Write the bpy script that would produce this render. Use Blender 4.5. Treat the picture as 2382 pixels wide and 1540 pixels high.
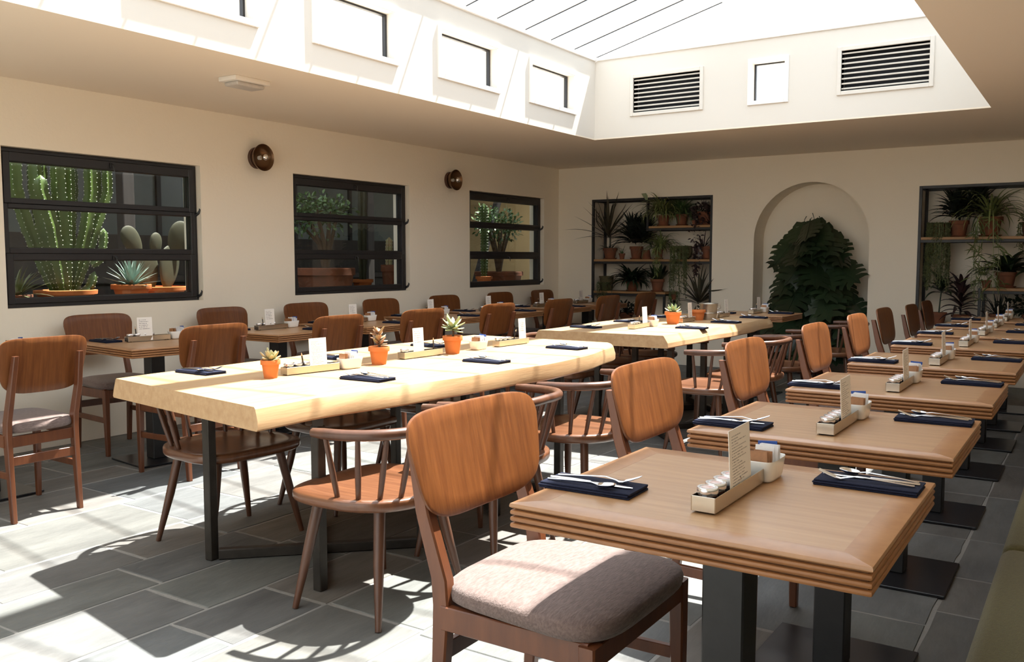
import bpy, bmesh, math, random
from mathutils import Vector, Matrix, Euler
for o in list(bpy.data.objects): bpy.data.objects.remove(o, do_unlink=True)
SC = bpy.context.scene
COL = SC.collection
RN = random.Random(11)
PI = math.pi
# ------------------------------------------------------------------ camera, sky, sun, exposure
cd = bpy.data.cameras.new('camera'); cam = bpy.data.objects.new('camera', cd); COL.objects.link(cam)
cd.sensor_width = 36.0; cd.lens = 31.44; cd.clip_start = 0.05; cd.clip_end = 200
cam.location = (0, 0, 1.30)
cam.rotation_euler = (math.radians(90 - 4.588), 0, math.radians(33.24))
SC.camera = cam
w = bpy.data.worlds.new('sky'); SC.world = w; w.use_nodes = True
bg = w.node_tree.nodes['Background']; bg.inputs[0].default_value = (0.90, 0.95, 1.0, 1); bg.inputs[1].default_value = 2.35
sd = bpy.data.lights.new('sun', 'SUN'); sun = bpy.data.objects.new('sun', sd); COL.objects.link(sun)
sd.energy = 21.0; sd.angle = math.radians(0.9); sd.color = (1.0, 0.955, 0.88)
sun.rotation_euler = Vector((-0.11, -0.46, -1.0)).to_track_quat('-Z', 'Y').to_euler()
sun.location = (2, 8, 12)
SC.view_settings.view_transform = 'Standard'; SC.view_settings.look = 'None'
SC.view_settings.exposure = 0.22; SC.view_settings.gamma = 1.0; SC.view_settings.use_curve_mapping = False
cy = SC.cycles
cy.use_denoising = True; cy.max_bounces = 10; cy.diffuse_bounces = 6; cy.glossy_bounces = 4
cy.transmission_bounces = 8; cy.transparent_max_bounces = 16; cy.caustics_reflective = False; cy.caustics_refractive = False
cy.sample_clamp_indirect = 6.0

# ------------------------------------------------------------------ materials
def mat(name, col, rough=0.5, metal=0.0, spec=0.5, coat=0.0, var=0.0, vscale=8.0, stretch=(1, 1, 1), bump=0.0, bscale=60.0,
        col2=None, objvar=0.0, sheen=0.0, tints=None):
    m = bpy.data.materials.new(name); m.use_nodes = True
    nt = m.node_tree; N = nt.nodes; L = nt.links
    b = N['Principled BSDF']
    b.inputs['Base Color'].default_value = (*col, 1); b.inputs['Roughness'].default_value = rough
    b.inputs['Metallic'].default_value = metal; b.inputs['Specular IOR Level'].default_value = spec
    b.inputs['Coat Weight'].default_value = coat; b.inputs['Coat Roughness'].default_value = 0.15
    if sheen: b.inputs['Sheen Weight'].default_value = sheen
    tc = N.new('ShaderNodeTexCoord'); mp = N.new('ShaderNodeMapping'); mp.inputs['Scale'].default_value = stretch
    L.new(tc.outputs['Object'], mp.inputs['Vector'])
    last = None
    if var or col2:
        nz = N.new('ShaderNodeTexNoise'); nz.inputs['Scale'].default_value = vscale; nz.inputs['Detail'].default_value = 6
        nz.inputs['Roughness'].default_value = 0.62
        L.new(mp.outputs[0], nz.inputs['Vector'])
        rp = N.new('ShaderNodeValToRGB'); rp.color_ramp.elements[0].position = 0.32; rp.color_ramp.elements[1].position = 0.68
        c2 = col2 or tuple(c * (1 - var) for c in col)
        rp.color_ramp.elements[0].color = (*c2, 1); rp.color_ramp.elements[1].color = (*col, 1)
        L.new(nz.outputs['Fac'], rp.inputs['Fac']); last = rp.outputs['Color']
    if objvar:
        oi = N.new('ShaderNodeObjectInfo'); hs = N.new('ShaderNodeHueSaturation')
        mr = N.new('ShaderNodeMapRange'); mr.inputs['To Min'].default_value = 1 - objvar; mr.inputs['To Max'].default_value = 1 + objvar
        L.new(oi.outputs['Random'], mr.inputs['Value']); L.new(mr.outputs[0], hs.inputs['Value'])
        if last: L.new(last, hs.inputs['Color'])
        else: hs.inputs['Color'].default_value = (*col, 1)
        last = hs.outputs['Color']
    if tints:
        oi2 = N.new('ShaderNodeObjectInfo'); m2 = N.new('ShaderNodeMath'); m2.operation = 'MULTIPLY'; m2.inputs[1].default_value = 17.31
        f2 = N.new('ShaderNodeMath'); f2.operation = 'FRACT'; L.new(oi2.outputs['Random'], m2.inputs[0]); L.new(m2.outputs[0], f2.inputs[0])
        r2 = N.new('ShaderNodeValToRGB'); r2.color_ramp.elements[0].color = (*tints[0], 1); r2.color_ramp.elements[1].color = (*tints[-1], 1)
        for k_, c_ in enumerate(tints[1:-1]):
            e_ = r2.color_ramp.elements.new((k_ + 1) / (len(tints) - 1)); e_.color = (*c_, 1)
        x2 = N.new('ShaderNodeMix'); x2.data_type = 'RGBA'; x2.blend_type = 'MULTIPLY'; x2.inputs['Factor'].default_value = 1.0
        L.new(f2.outputs[0], r2.inputs['Fac']); L.new(last, x2.inputs['A']); L.new(r2.outputs['Color'], x2.inputs['B']); last = x2.outputs['Result']
    if last: L.new(last, b.inputs['Base Color'])
    if bump:
        n2 = N.new('ShaderNodeTexNoise'); n2.inputs['Scale'].default_value = bscale; n2.inputs['Detail'].default_value = 5
        L.new(mp.outputs[0], n2.inputs['Vector'])
        bp = N.new('ShaderNodeBump'); bp.inputs['Strength'].default_value = bump; bp.inputs['Distance'].default_value = 0.01
        L.new(n2.outputs['Fac'], bp.inputs['Height']); L.new(bp.outputs[0], b.inputs['Normal'])
    return m

def glass(name, tint=(0.96, 0.98, 0.97), refl=1.0):
    m = bpy.data.materials.new(name); m.use_nodes = True; nt = m.node_tree; nt.nodes.clear()
    o = nt.nodes.new('ShaderNodeOutputMaterial'); mx = nt.nodes.new('ShaderNodeMixShader')
    t = nt.nodes.new('ShaderNodeBsdfTransparent'); t.inputs[0].default_value = (*tint, 1)
    g = nt.nodes.new('ShaderNodeBsdfGlossy'); g.inputs['Roughness'].default_value = 0.02
    f = nt.nodes.new('ShaderNodeLayerWeight'); f.inputs['Blend'].default_value = 0.5
    pw = nt.nodes.new('ShaderNodeMath'); pw.operation = 'POWER'; pw.inputs[1].default_value = 5.0
    ml = nt.nodes.new('ShaderNodeMath'); ml.operation = 'MULTIPLY_ADD'; ml.inputs[1].default_value = 0.9 * refl; ml.inputs[2].default_value = 0.035 * refl
    nt.links.new(f.outputs['Facing'], pw.inputs[0]); nt.links.new(pw.outputs[0], ml.inputs[0]); nt.links.new(ml.outputs[0], mx.inputs[0])
    nt.links.new(t.outputs[0], mx.inputs[1]); nt.links.new(g.outputs[0], mx.inputs[2]); nt.links.new(mx.outputs[0], o.inputs[0])
    return m

def paper(name, rows, first, heavy=False):
    """white card with rows of illegible small print in grey"""
    m = bpy.data.materials.new(name); m.use_nodes = True; nt = m.node_tree; N = nt.nodes; L = nt.links
    b = N['Principled BSDF']; b.inputs['Roughness'].default_value = 0.7
    tc = N.new('ShaderNodeTexCoord'); sp = N.new('ShaderNodeSeparateXYZ'); L.new(tc.outputs['Generated'], sp.inputs[0])
    def math_(op, a, v=None, c=None):
        n = N.new('ShaderNodeMath'); n.operation = op
        for i, x in enumerate((a, v, c)):
            if x is None: continue
            if isinstance(x, (int, float)): n.inputs[i].default_value = x
            else: L.new(x, n.inputs[i])
        return n.outputs[0]
    z = math_('MULTIPLY', sp.outputs['Z'], rows)
    fr = math_('FRACT', z); inrow = math_('MULTIPLY', math_('GREATER_THAN', fr, 0.35), math_('LESS_THAN', fr, 0.72))
    row = math_('FLOOR', z)
    wn = N.new('ShaderNodeTexWhiteNoise'); wn.noise_dimensions = '1D'; L.new(row, wn.inputs['W'])
    ln = math_('MULTIPLY_ADD', wn.outputs['Value'], 0.45, 0.3)
    y = sp.outputs['Y']
    inl = math_('MULTIPLY', math_('GREATER_THAN', y, 0.12), math_('LESS_THAN', y, math_('ADD', ln, 0.12)))
    cx = N.new('ShaderNodeCombineXYZ'); L.new(math_('MULTIPLY', y, 55 if not heavy else 26), cx.inputs[0]); L.new(math_('MULTIPLY', row, 7.3), cx.inputs[1])
    nz = N.new('ShaderNodeTexNoise'); nz.inputs['Scale'].default_value = 1.0; L.new(cx.outputs[0], nz.inputs['Vector'])
    ink = math_('GREATER_THAN', nz.outputs['Fac'], 0.46)
    rg = math_('MULTIPLY', math_('LESS_THAN', sp.outputs['Z'], 0.93), math_('GREATER_THAN', sp.outputs['Z'], first))
    f = math_('MULTIPLY', math_('MULTIPLY', inrow, inl), math_('MULTIPLY', ink, rg))
    mx = N.new('ShaderNodeMix'); mx.data_type = 'RGBA'; L.new(f, mx.inputs['Factor'])
    mx.inputs['A'].default_value = (0.80, 0.755, 0.70, 1); mx.inputs['B'].default_value = (0.30, 0.28, 0.27, 1)
    L.new(mx.outputs['Result'], b.inputs['Base Color'])
    return m

M = {}
M['wall'] = mat('cream_plaster', (0.87, 0.79, 0.665), 0.9, spec=0.2, bump=0.12, bscale=35)
M['ceil'] = mat('cream_ceiling_paint', (0.86, 0.77, 0.655), 0.9, spec=0.2)
M['well'] = mat('white_well_paint', (0.72, 0.685, 0.63), 0.85, spec=0.2)
M['white'] = mat('white_gloss_paint', (0.86, 0.84, 0.81), 0.45)
M['black'] = mat('dark_window_frame_paint', (0.014, 0.013, 0.015), 0.42)
M['steel'] = mat('black_steel', (0.022, 0.021, 0.022), 0.5, metal=0.0, var=0.3, vscale=20)
M['rawsteel'] = mat('dark_raw_steel', (0.06, 0.052, 0.045), 0.42, metal=0.6, var=0.35, vscale=14)
M['plate'] = mat('black_base_plate', (0.014, 0.014, 0.017), 0.28)
M['glass'] = glass('window_glass')
M['roofglass'] = glass('skylight_glass', (0.95, 0.97, 0.98), 0.6)
M['stone'] = mat('grey_sandstone', (0.158, 0.158, 0.154), 0.62, col2=(0.100, 0.100, 0.098), vscale=3.6, stretch=(1.8, 0.55, 1), bump=0.8, bscale=9, objvar=0.13, tints=((1.0, 0.97, 0.93), (0.93, 0.97, 1.0), (1.08, 0.98, 0.90), (0.92, 0.97, 0.94), (1.05, 1.03, 1.0)))
M['mortar'] = mat('pale_mortar', (0.29, 0.28, 0.262), 0.95, bump=0.5, bscale=80)
WS = (9, 9, 0.55)
M['chair'] = mat('stained_brown_beech', (0.155, 0.05, 0.018), 0.40, coat=0.08, col2=(0.10, 0.03, 0.012), vscale=4.5, stretch=(6, 6, 0.6), objvar=0.10)
M['veneer'] = mat('stained_plywood_back', (0.180, 0.061, 0.016), 0.42, spec=0.3, coat=0.05, col2=(0.112, 0.034, 0.009), vscale=9, stretch=(1, 7, 0.5), objvar=0.06, bump=0.05, bscale=20)
M['windsor'] = mat('walnut_stained_ash', (0.115, 0.046, 0.024), 0.36, coat=0.12, col2=(0.075, 0.029, 0.014), vscale=4.5, stretch=(5, 5, 0.7), objvar=0.06)
M['seatwood'] = mat('walnut_stained_seat', (0.175, 0.070, 0.031), 0.30, coat=0.35, col2=(0.115, 0.043, 0.020), vscale=5, stretch=(0.7, 9, 1), objvar=0.06)
M['fabric'] = mat('brown_wool_fabric', (0.215, 0.155, 0.14), 0.95, spec=0.15, col2=(0.125, 0.088, 0.078), vscale=160, stretch=(1, 0.25, 1), bump=0.35, bscale=260, sheen=0.25)
M['oak'] = mat('oak_veneer', (0.47, 0.275, 0.14), 0.34, coat=0.12, col2=(0.375, 0.205, 0.098), vscale=4, stretch=(0.6, 11, 1), objvar=0.04)
M['oakband'] = mat('oak_edge_band', (0.43, 0.225, 0.105), 0.34, coat=0.12, col2=(0.34, 0.165, 0.075), vscale=5, stretch=(3, 3, 3), objvar=0.07)
M['ply'] = mat('oak_edge_layers', (0.34, 0.15, 0.055), 0.42, col2=(0.25, 0.105, 0.038), vscale=5, stretch=(3, 3, 20))
M['plycore'] = mat('dark_groove_board', (0.16, 0.065, 0.025), 0.8)
M['slab'] = mat('pale_oak_slab', (0.53, 0.345, 0.188), 0.40, coat=0.1, col2=(0.425, 0.255, 0.128), vscale=3.4, stretch=(9, 0.55, 9), objvar=0.02, bump=0.06, bscale=14)
M['navy'] = mat('navy_linen', (0.011, 0.014, 0.034), 0.85, spec=0.2, bump=0.3, bscale=400)
M['cutlery'] = mat('polished_cutlery', (0.74, 0.74, 0.75), 0.16, metal=1.0)
M['chrome'] = mat('brushed_steel_tray', (0.62, 0.55, 0.45), 0.27, metal=1.0)
M['lid'] = mat('silver_lid', (0.78, 0.77, 0.78), 0.22, metal=0.85)
M['lidprint'] = mat('red_lid_print', (0.55, 0.22, 0.18), 0.5, col2=(0.75, 0.70, 0.68), vscale=60)
M['jam'] = mat('dark_jam_in_glass', (0.035, 0.012, 0.008), 0.08, coat=1.0)
M['inside'] = mat('tray_lining', (0.02, 0.018, 0.018), 0.7)
M['china'] = mat('white_china', (0.80, 0.78, 0.74), 0.18, coat=0.5)
M['white_sachet'] = mat('white_paper_sachet', (0.78, 0.77, 0.78), 0.6, var=0.12, vscale=30)
M['brown_sachet'] = mat('brown_paper_sachet', (0.36, 0.17, 0.075), 0.6, var=0.3, vscale=40)
M['blue'] = mat('blue_sachet_print', (0.02, 0.07, 0.30), 0.5)
M['pencil'] = mat('black_pencil_paint', (0.015, 0.013, 0.013), 0.35)
M['pencilwood'] = mat('bare_pencil_wood', (0.62, 0.40, 0.24), 0.7)
M['card_a'] = paper('printed_menu_card', 24, 0.06)
M['card_b'] = paper('handwritten_menu_card', 13, 0.45, True)
M['terra'] = mat('terracotta', (0.56, 0.175, 0.052), 0.78, spec=0.25, var=0.16, vscale=9)
M['oldterra'] = mat('weathered_shaded_terracotta', (0.25, 0.088, 0.045), 0.85, spec=0.2, col2=(0.15, 0.068, 0.042), vscale=7)
M['soil'] = mat('dark_soil', (0.035, 0.022, 0.014), 1.0, bump=0.8, bscale=90)
M['succ'] = mat('pale_green_succulent', (0.33, 0.36, 0.17), 0.45, col2=(0.40, 0.26, 0.15), vscale=25)
M['succgrey'] = mat('grey_green_succulent', (0.36, 0.43, 0.27), 0.5, col2=(0.20, 0.27, 0.10), vscale=20)
M['succred'] = mat('reddish_succulent', (0.34, 0.145, 0.095), 0.45, col2=(0.24, 0.22, 0.10), vscale=22)
M['leaf'] = mat('mid_green_leaf', (0.085, 0.15, 0.045), 0.42, col2=(0.045, 0.095, 0.025), vscale=9)
M['dark_leaf'] = mat('deep_green_leaf', (0.024, 0.043, 0.019), 0.30, col2=(0.013, 0.026, 0.012), vscale=6, objvar=0.3)
M['black_leaf'] = mat('blackish_green_leaf', (0.016, 0.024, 0.018), 0.4, col2=(0.01, 0.015, 0.011), vscale=8)
M['purple_leaf'] = mat('purple_brown_leaf', (0.055, 0.026, 0.026), 0.4, col2=(0.03, 0.018, 0.02), vscale=9)
M['bronze_leaf'] = mat('bronze_green_leaf', (0.085, 0.07, 0.04), 0.42, col2=(0.045, 0.045, 0.03), vscale=9)
M['spider_leaf'] = mat('striped_pale_leaf', (0.25, 0.27, 0.10), 0.45, col2=(0.09, 0.14, 0.04), vscale=14, stretch=(3, 3, 0.6))
M['trail_leaf'] = mat('dull_trailing_foliage', (0.115, 0.125, 0.045), 0.7, col2=(0.06, 0.075, 0.025), vscale=20)
M['moss'] = mat('mossy_basket', (0.15, 0.115, 0.05), 0.95, col2=(0.07, 0.065, 0.03), vscale=18, bump=1.0, bscale=40)
M['agave'] = mat('blue_grey_agave', (0.24, 0.33, 0.29), 0.45, col2=(0.16, 0.24, 0.20), vscale=10)
M['cactus'] = mat('green_cactus_skin', (0.085, 0.135, 0.028), 0.45, col2=(0.045, 0.085, 0.018), vscale=5)
M['spine'] = mat('white_cactus_spines', (0.75, 0.78, 0.68), 0.6)
M['pear'] = mat('shade_dulled_olive_pad', (0.040, 0.038, 0.014), 0.7, col2=(0.024, 0.026, 0.010), vscale=14)  # olive darkened in the colour itself to stand in for shade
M['lavender'] = mat('grey_lavender', (0.20, 0.19, 0.22), 0.7)
M['shelfwood'] = mat('pine_shelf', (0.42, 0.235, 0.10), 0.55, col2=(0.30, 0.155, 0.06), vscale=5, stretch=(0.5, 8, 8))
M['bark'] = mat('brown_bark', (0.10, 0.065, 0.04), 0.9, bump=0.6, bscale=30)
M['brass'] = mat('dark_bronze_lamp', (0.17, 0.095, 0.05), 0.30, metal=0.85)
M['sconcebase'] = mat('dark_wood_lamp_base', (0.075, 0.032, 0.018), 0.5)
M['bulb'] = glass('clear_bulb_glass', (0.93, 0.9, 0.85), 1.0)
M['silvered'] = mat('silvered_bulb_crown', (0.9, 0.88, 0.85), 0.08, metal=1.0)
M['plastic'] = mat('white_plastic', (0.78, 0.74, 0.69), 0.4)
M['diffuser'] = mat('grey_plastic_diffuser', (0.52, 0.48, 0.44), 0.35, bump=0.5, bscale=150)
M['void'] = mat('dark_duct', (0.012, 0.012, 0.016), 0.8)
M['olive'] = mat('olive_green_upholstery', (0.1, 0.088, 0.034), 0.9, spec=0.15, col2=(0.075, 0.065, 0.026), vscale=120, bump=0.3, bscale=260, sheen=0.2)
M['zinc'] = mat('zinc_bucket', (0.52, 0.49, 0.44), 0.34, metal=0.9, var=0.2, vscale=12)
M['yellowwall'] = mat('ochre_render', (0.52, 0.38, 0.19), 0.9, var=0.12, vscale=3)
M['darkwall'] = mat('dark_timber_cladding', (0.045, 0.037, 0.033), 0.7, var=0.4, vscale=4, stretch=(1, 6, 0.5))
M['greypane'] = mat('dusty_grey_pane', (0.17, 0.20, 0.195), 0.25, var=0.25, vscale=1.5)
M['yard'] = mat('courtyard_paving', (0.16, 0.155, 0.15), 0.9, var=0.3, vscale=4)
M['bounce_paving'] = mat('pale_bounce_paving', (0.55, 0.53, 0.49), 0.9, var=0.2, vscale=3)  # pale ground added outside to bounce sunlight indoors
M['ledge'] = mat('dark_planting_ledge', (0.06, 0.052, 0.05), 0.7, var=0.3, vscale=6)

# ------------------------------------------------------------------ mesh helpers
def fin(bm, name, m, parent=None, smooth=35.0, kind=None, label=None):
    bmesh.ops.recalc_face_normals(bm, faces=bm.faces)
    me = bpy.data.meshes.new(name); bm.to_mesh(me); bm.free()
    me.materials.append(M[m])
    if smooth:
        me.polygons.foreach_set('use_smooth', [True] * len(me.polygons))
        try: me.set_sharp_from_angle(angle=math.radians(smooth))
        except Exception: pass
    o = bpy.data.objects.new(name, me); COL.objects.link(o)
    if parent: o.parent = parent
    if kind: o['kind'] = kind
    if label: o['label'] = label
    return o

def B(): return bmesh.new()

def box(bm, x0, x1, y0, y1, z0, z1, bev=0.0, seg=1):
    r = bmesh.ops.create_cube(bm, size=1.0)
    vs = r['verts']
    for v in vs:
        v.co = Vector(((x0 + x1) / 2 + v.co.x * (x1 - x0), (y0 + y1) / 2 + v.co.y * (y1 - y0), (z0 + z1) / 2 + v.co.z * (z1 - z0)))
    if bev:
        es = list({e for v in vs for e in v.link_edges})
        bmesh.ops.bevel(bm, geom=es, offset=bev, segments=seg, affect='EDGES', profile=0.5)
    return bm

def loft(bm, rings, cap0=True, cap1=True, closed=True):
    R_ = [[bm.verts.new(p) for p in r] for r in rings]
    n = len(rings[0])
    for a, b in zip(R_, R_[1:]):
        for i in range(n if closed else n - 1):
            j = (i + 1) % n
            bm.faces.new((a[i], a[j], b[j], b[i]))
    if closed and cap0: bm.faces.new(R_[0][::-1])
    if closed and cap1: bm.faces.new(R_[-1])
    return R_

def frames(pts):
    pts = [Vector(p) for p in pts]; T = []
    for i in range(len(pts)):
        a = pts[max(0, i - 1)]; b = pts[min(len(pts) - 1, i + 1)]
        T.append((b - a).normalized())
    u = T[0].orthogonal().normalized(); out = []
    for t in T:
        u = (u - t * u.dot(t)).normalized()
        out.append((t, u, t.cross(u)))
    return pts, out

def tube(bm, pts, rad, n=8, caps=True):
    P_, F_ = frames(pts)
    if not isinstance(rad, (list, tuple)): rad = [rad] * len(P_)
    rings = []
    for p, (t, u, v), r in zip(P_, F_, rad):
        rings.append([p + u * (r * math.cos(2 * PI * k / n)) + v * (r * math.sin(2 * PI * k / n)) for k in range(n)])
    loft(bm, rings, caps, caps)
    return bm

def lathe(bm, prof, c=(0, 0, 0), n=20, axis='z', closed_ends=True):
    rings = []
    for r, z in prof:
        ring = []
        for k in range(n):
            a = 2 * PI * k / n; x, y = r * math.cos(a), r * math.sin(a)
            if axis == 'z': p = Vector((x, y, z))
            elif axis == 'x': p = Vector((z, x, y))
            else: p = Vector((x, z, y))
            ring.append(p + Vector(c))
        rings.append(ring)
    loft(bm, rings, closed_ends, closed_ends)
    return bm

def legbar(bm, secs, ch=0.004):
    """vertical bar: list of (x, y, z, depth x, width y) with chamfered corners"""
    rings = []
    for x, y, z, d, wd in secs:
        a, b = d / 2, wd / 2
        rings.append([Vector((x + sx, y + sy, z)) for sx, sy in ((a - ch, -b), (a, -b + ch), (a, b - ch), (a - ch, b), (-a + ch, b), (-a, b - ch), (-a, -b + ch), (-a + ch, -b))])
    loft(bm, rings)
    return bm

def beam(bm, p0, p1, wd, h, up=(0, 0, 1)):
    p0, p1 = Vector(p0), Vector(p1); t = (p1 - p0).normalized(); s = t.cross(Vector(up)).normalized(); u = s.cross(t)
    c = min(wd, h) * 0.12
    def ring(p): return [p + s * a + u * b for a, b in ((wd / 2 - c, -h / 2), (wd / 2, -h / 2 + c), (wd / 2, h / 2 - c), (wd / 2 - c, h / 2), (-wd / 2 + c, h / 2), (-wd / 2, h / 2 - c), (-wd / 2, -h / 2 + c), (-wd / 2 + c, -h / 2))]
    loft(bm, [ring(p0), ring(p1)])
    return bm

def pad(bm, outline, prof):
    """stack of scaled copies of a flat outline: prof = [(scale, z)], closed by fans"""
    rings = [[Vector((x * s, y * s, z)) for x, y in outline] for s, z in prof]
    loft(bm, rings, True, True)
    return bm

def sup(t, a, b, e):
    c, s = math.cos(t), math.sin(t)
    return a * math.copysign(abs(c) ** (2 / e), c), b * math.copysign(abs(s) ** (2 / e), s)

def ngon_plate(bm, outline, thick, bend, ringsc=(0.97, 0.7, 0.4)):
    """curved board: outline in (u, v); bend(u, v, t) -> Vector"""
    n = len(outline); cu = sum(p[0] for p in outline) / n; cv = sum(p[1] for p in outline) / n
    def ring(s, t): return [bm.verts.new(bend(cu + (u - cu) * s, cv + (v - cv) * s, t)) for u, v in outline]
    F_ = [ring(s, thick / 2) for s in ringsc]; E = [ring(1.0, thick * 0.28), ring(1.0, -thick * 0.28)]; K = [ring(s, -thick / 2) for s in ringsc]
    seq = F_[::-1] + E + K
    for a, b in zip(seq, seq[1:]):
        for i in range(n):
            j = (i + 1) % n
            bm.faces.new((a[i], a[j], b[j], b[i]))
    for R_, t in ((seq[0], thick / 2), (seq[-1], -thick / 2)):
        c = bm.verts.new(bend(cu, cv, t))
        for i in range(n): bm.faces.new((R_[i], R_[(i + 1) % n], c))
    return bm

def thing(name, label, cat, loc=(0, 0, 0), rz=0.0, group=None, scale=None):
    o = bpy.data.objects.new(name, None); COL.objects.link(o); o.empty_display_size = 0.05
    o.location = loc; o.rotation_euler = (0, 0, rz)
    if scale: o.scale = scale
    o['label'] = label; o['category'] = cat
    if group: o['group'] = group
    return o

def tag(o, label, cat, group=None, kind=None):
    if label: o['label'] = label
    if cat: o['category'] = cat
    if group: o['group'] = group
    if kind: o['kind'] = kind
    return o

def struct(name, bm, m, smooth=None, parent=None):
    o = fin(bm, name, m, parent, smooth); o['kind'] = 'structure'; return o

def structroot(name, loc=(0, 0, 0)):
    o = bpy.data.objects.new(name, None); COL.objects.link(o); o.location = loc; o['kind'] = 'structure'; return o

KIDS = {}
def remember(o):
    KIDS[o.name] = [c for c in bpy.data.objects if c.parent == o]
    for c in KIDS[o.name]: remember(c)
def copyobj(o, par=None):
    c = o.copy(); COL.objects.link(c)
    if par: c.parent = par
    for k in KIDS.get(o.name, []): copyobj(k, c)
    return c
def put(proto, loc, rz=0.0, label=None, group=None, scale=None, rot=None):
    """the first call places the prototype itself, later calls copy it with its parts"""
    if proto.get('_used'): o = copyobj(proto)
    else:
        remember(proto); o = proto; proto['_used'] = 1
    o.location = loc; o.rotation_euler = rot or (0, 0, rz)
    if scale: o.scale = scale
    else: o.scale = (1, 1, 1)
    if label: o['label'] = label
    if group: o['group'] = group
    return o

# ------------------------------------------------------------------ the room shell
XL, YB, ZC = -6.03, 10.33, 2.485
XR, YF = 0.45, -2.6
def wall_x(bm, x0, x1, y0, y1, z0, z1, holes):
    """slab between x0 and x1, holes = [(ya, yb, za, zb)] sorted by ya"""
    y = y0
    for ya, yb, za, zb in holes:
        box(bm, x0, x1, y, ya, z0, z1)
        if za > z0: box(bm, x0, x1, ya, yb, z0, za)
        if zb < z1: box(bm, x0, x1, ya, yb, zb, z1)
        y = yb
    box(bm, x0, x1, y, y1, z0, z1)
def wall_y(bm, y0, y1, x0, x1, z0, z1, holes):
    x = x0
    for xa, xb, za, zb in holes:
        box(bm, x, xa, y0, y1, z0, z1)
        if za > z0: box(bm, xa, xb, y0, y1, z0, za)
        if zb < z1: box(bm, xa, xb, y0, y1, zb, z1)
        x = xb
    box(bm, x, x1, y0, y1, z0, z1)

def frame_y_(bm, y0, y1, xa, xb, za, zb, wdt):
    box(bm, xa - wdt, xa, y0, y1, za - wdt, zb + wdt); box(bm, xb, xb + wdt, y0, y1, za - wdt, zb + wdt)
    box(bm, xa, xb, y0, y1, za - wdt, za); box(bm, xa, xb, y0, y1, zb, zb + wdt)
WIN = [(3.115, 4.665, 0.972, 2.042), (5.65, 7.255, 0.975, 2.062), (8.32, 9.955, 0.972, 2.082)]
bm = B(); wall_x(bm, XL - 0.22, XL, YF, YB + 0.1, 0, ZC, WIN); struct('wall_left', bm, 'wall')
# back wall with two shelf recesses and the arched niche
bm = B()
S1 = (-5.533, -3.90, 0.50, 2.067); S2 = (-1.627, 0.40, 0.60, 2.07)
AX, AW, AS = -2.752, 0.640, 1.526
wall_y(bm, YB, YB + 0.50, XL - 0.22, XR + 0.2, 0, ZC, [S1, (AX - AW, AX + AW, 0.0, ZC), S2])
NA = 28; rr = []
for k in range(NA + 1):
    a = PI - PI * k / NA
    rr.append((AX + AW * math.cos(a), AS + AW * math.sin(a)))
for (xa, za), (xb, zb) in zip(rr, rr[1:]):
    v = [bm.verts.new(p) for p in ((xa, YB, za), (xb, YB, zb), (xb, YB, ZC), (xa, YB, ZC), (xa, YB + .5, za), (xb, YB + .5, zb), (xb, YB + .5, ZC), (xa, YB + .5, ZC))]
    bm.faces.new((v[0], v[1], v[2], v[3])); bm.faces.new((v[4], v[7], v[6], v[5])); bm.faces.new((v[0], v[4], v[5], v[1])); bm.faces.new((v[3], v[2], v[6], v[7]))
box(bm, S1[0] - .05, S1[1] + .05, YB + .38, YB + .52, .4, 2.2)
box(bm, AX - AW - .05, AX + AW + .05, YB + .36, YB + .52, 0, 2.3)
box(bm, S2[0] - .05, S2[1] + .05, YB + .44, YB + .58, .5, 2.2)
struct('wall_back', bm, 'wall', 30)
bm = B(); box(bm, XR, XR + .2, YF, YB, 0, ZC); struct('wall_right', bm, 'wall')
bm = B(); wall_y(bm, YF - .2, YF, XL - .2, XR + .2, 0, ZC, [(-5.4, .2, .06, 2.30)]); struct('wall_front', bm, 'wall')
fd = structroot('window_12', (-2.9, YF - .1, .06))  # unseen front glazing, added to let in daylight for the back wall
fi = Matrix.Translation((2.9, -(YF - .1), -.06))
for k in range(6):
    xa = -5.4 + .933 * k
    bm = B(); frame_y_(bm, YF - .13, YF - .07, xa + .05, xa + .883, .11, 2.25, .05); o = fin(bm, 'sash', 'black', fd, 30); o.matrix_parent_inverse = fi
    bm = B(); box(bm, xa + .05, xa + .883, YF - .103, YF - .097, .11, 2.25); o = fin(bm, 'pane', 'glass', fd, None); o.matrix_parent_inverse = fi
bm = B(); box(bm, -40, 30, -60, YF - .2, -.2, -.02); struct('added_bounce_ground', bm, 'bounce_paving')  # added ground, kept pale to reflect sun through the front glazing
# ceiling round the light well
WX0, WX1, WY0, WY1, WT = -4.27, -0.765, -0.9, 8.02, 3.25
bm = B()
for x0, x1, y0, y1 in ((XL - .22, WX0, YF - .2, YB + .5), (WX1, XR + .2, YF - .2, YB + .5), (WX0, WX1, YF - .2, WY0), (WX0, WX1, WY1, YB + .5)):
    box(bm, x0, x1, y0, y1, ZC, ZC + .012)
struct('ceiling', bm, 'ceil')
CW = [(y, y + .765, 2.715, 3.04) for y in (-0.35, 0.955, 2.26, 2.97 - 0.0)][:0] + [(y, y + .765, 2.715, 3.042) for y in (0.31, 1.615, 2.92 + .025, 4.222, 5.523, 6.826)]
bm = B(); wall_x(bm, WX0 - .14, WX0, WY0 - .14, WY1 + .14, ZC + .012, WT, CW); struct('wall_well_left', bm, 'well')
VENT = [(-3.848, -3.172, 2.715, 3.043), (-1.908, -1.220, 2.725, 3.06)]
WB = (-2.683, -2.388, 2.714, 3.050)
bm = B(); wall_y(bm, WY1, WY1 + .14, WX0, WX1, ZC + .012, WT, [VENT[0], WB, VENT[1]]); struct('wall_well_back', bm, 'well')
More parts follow.
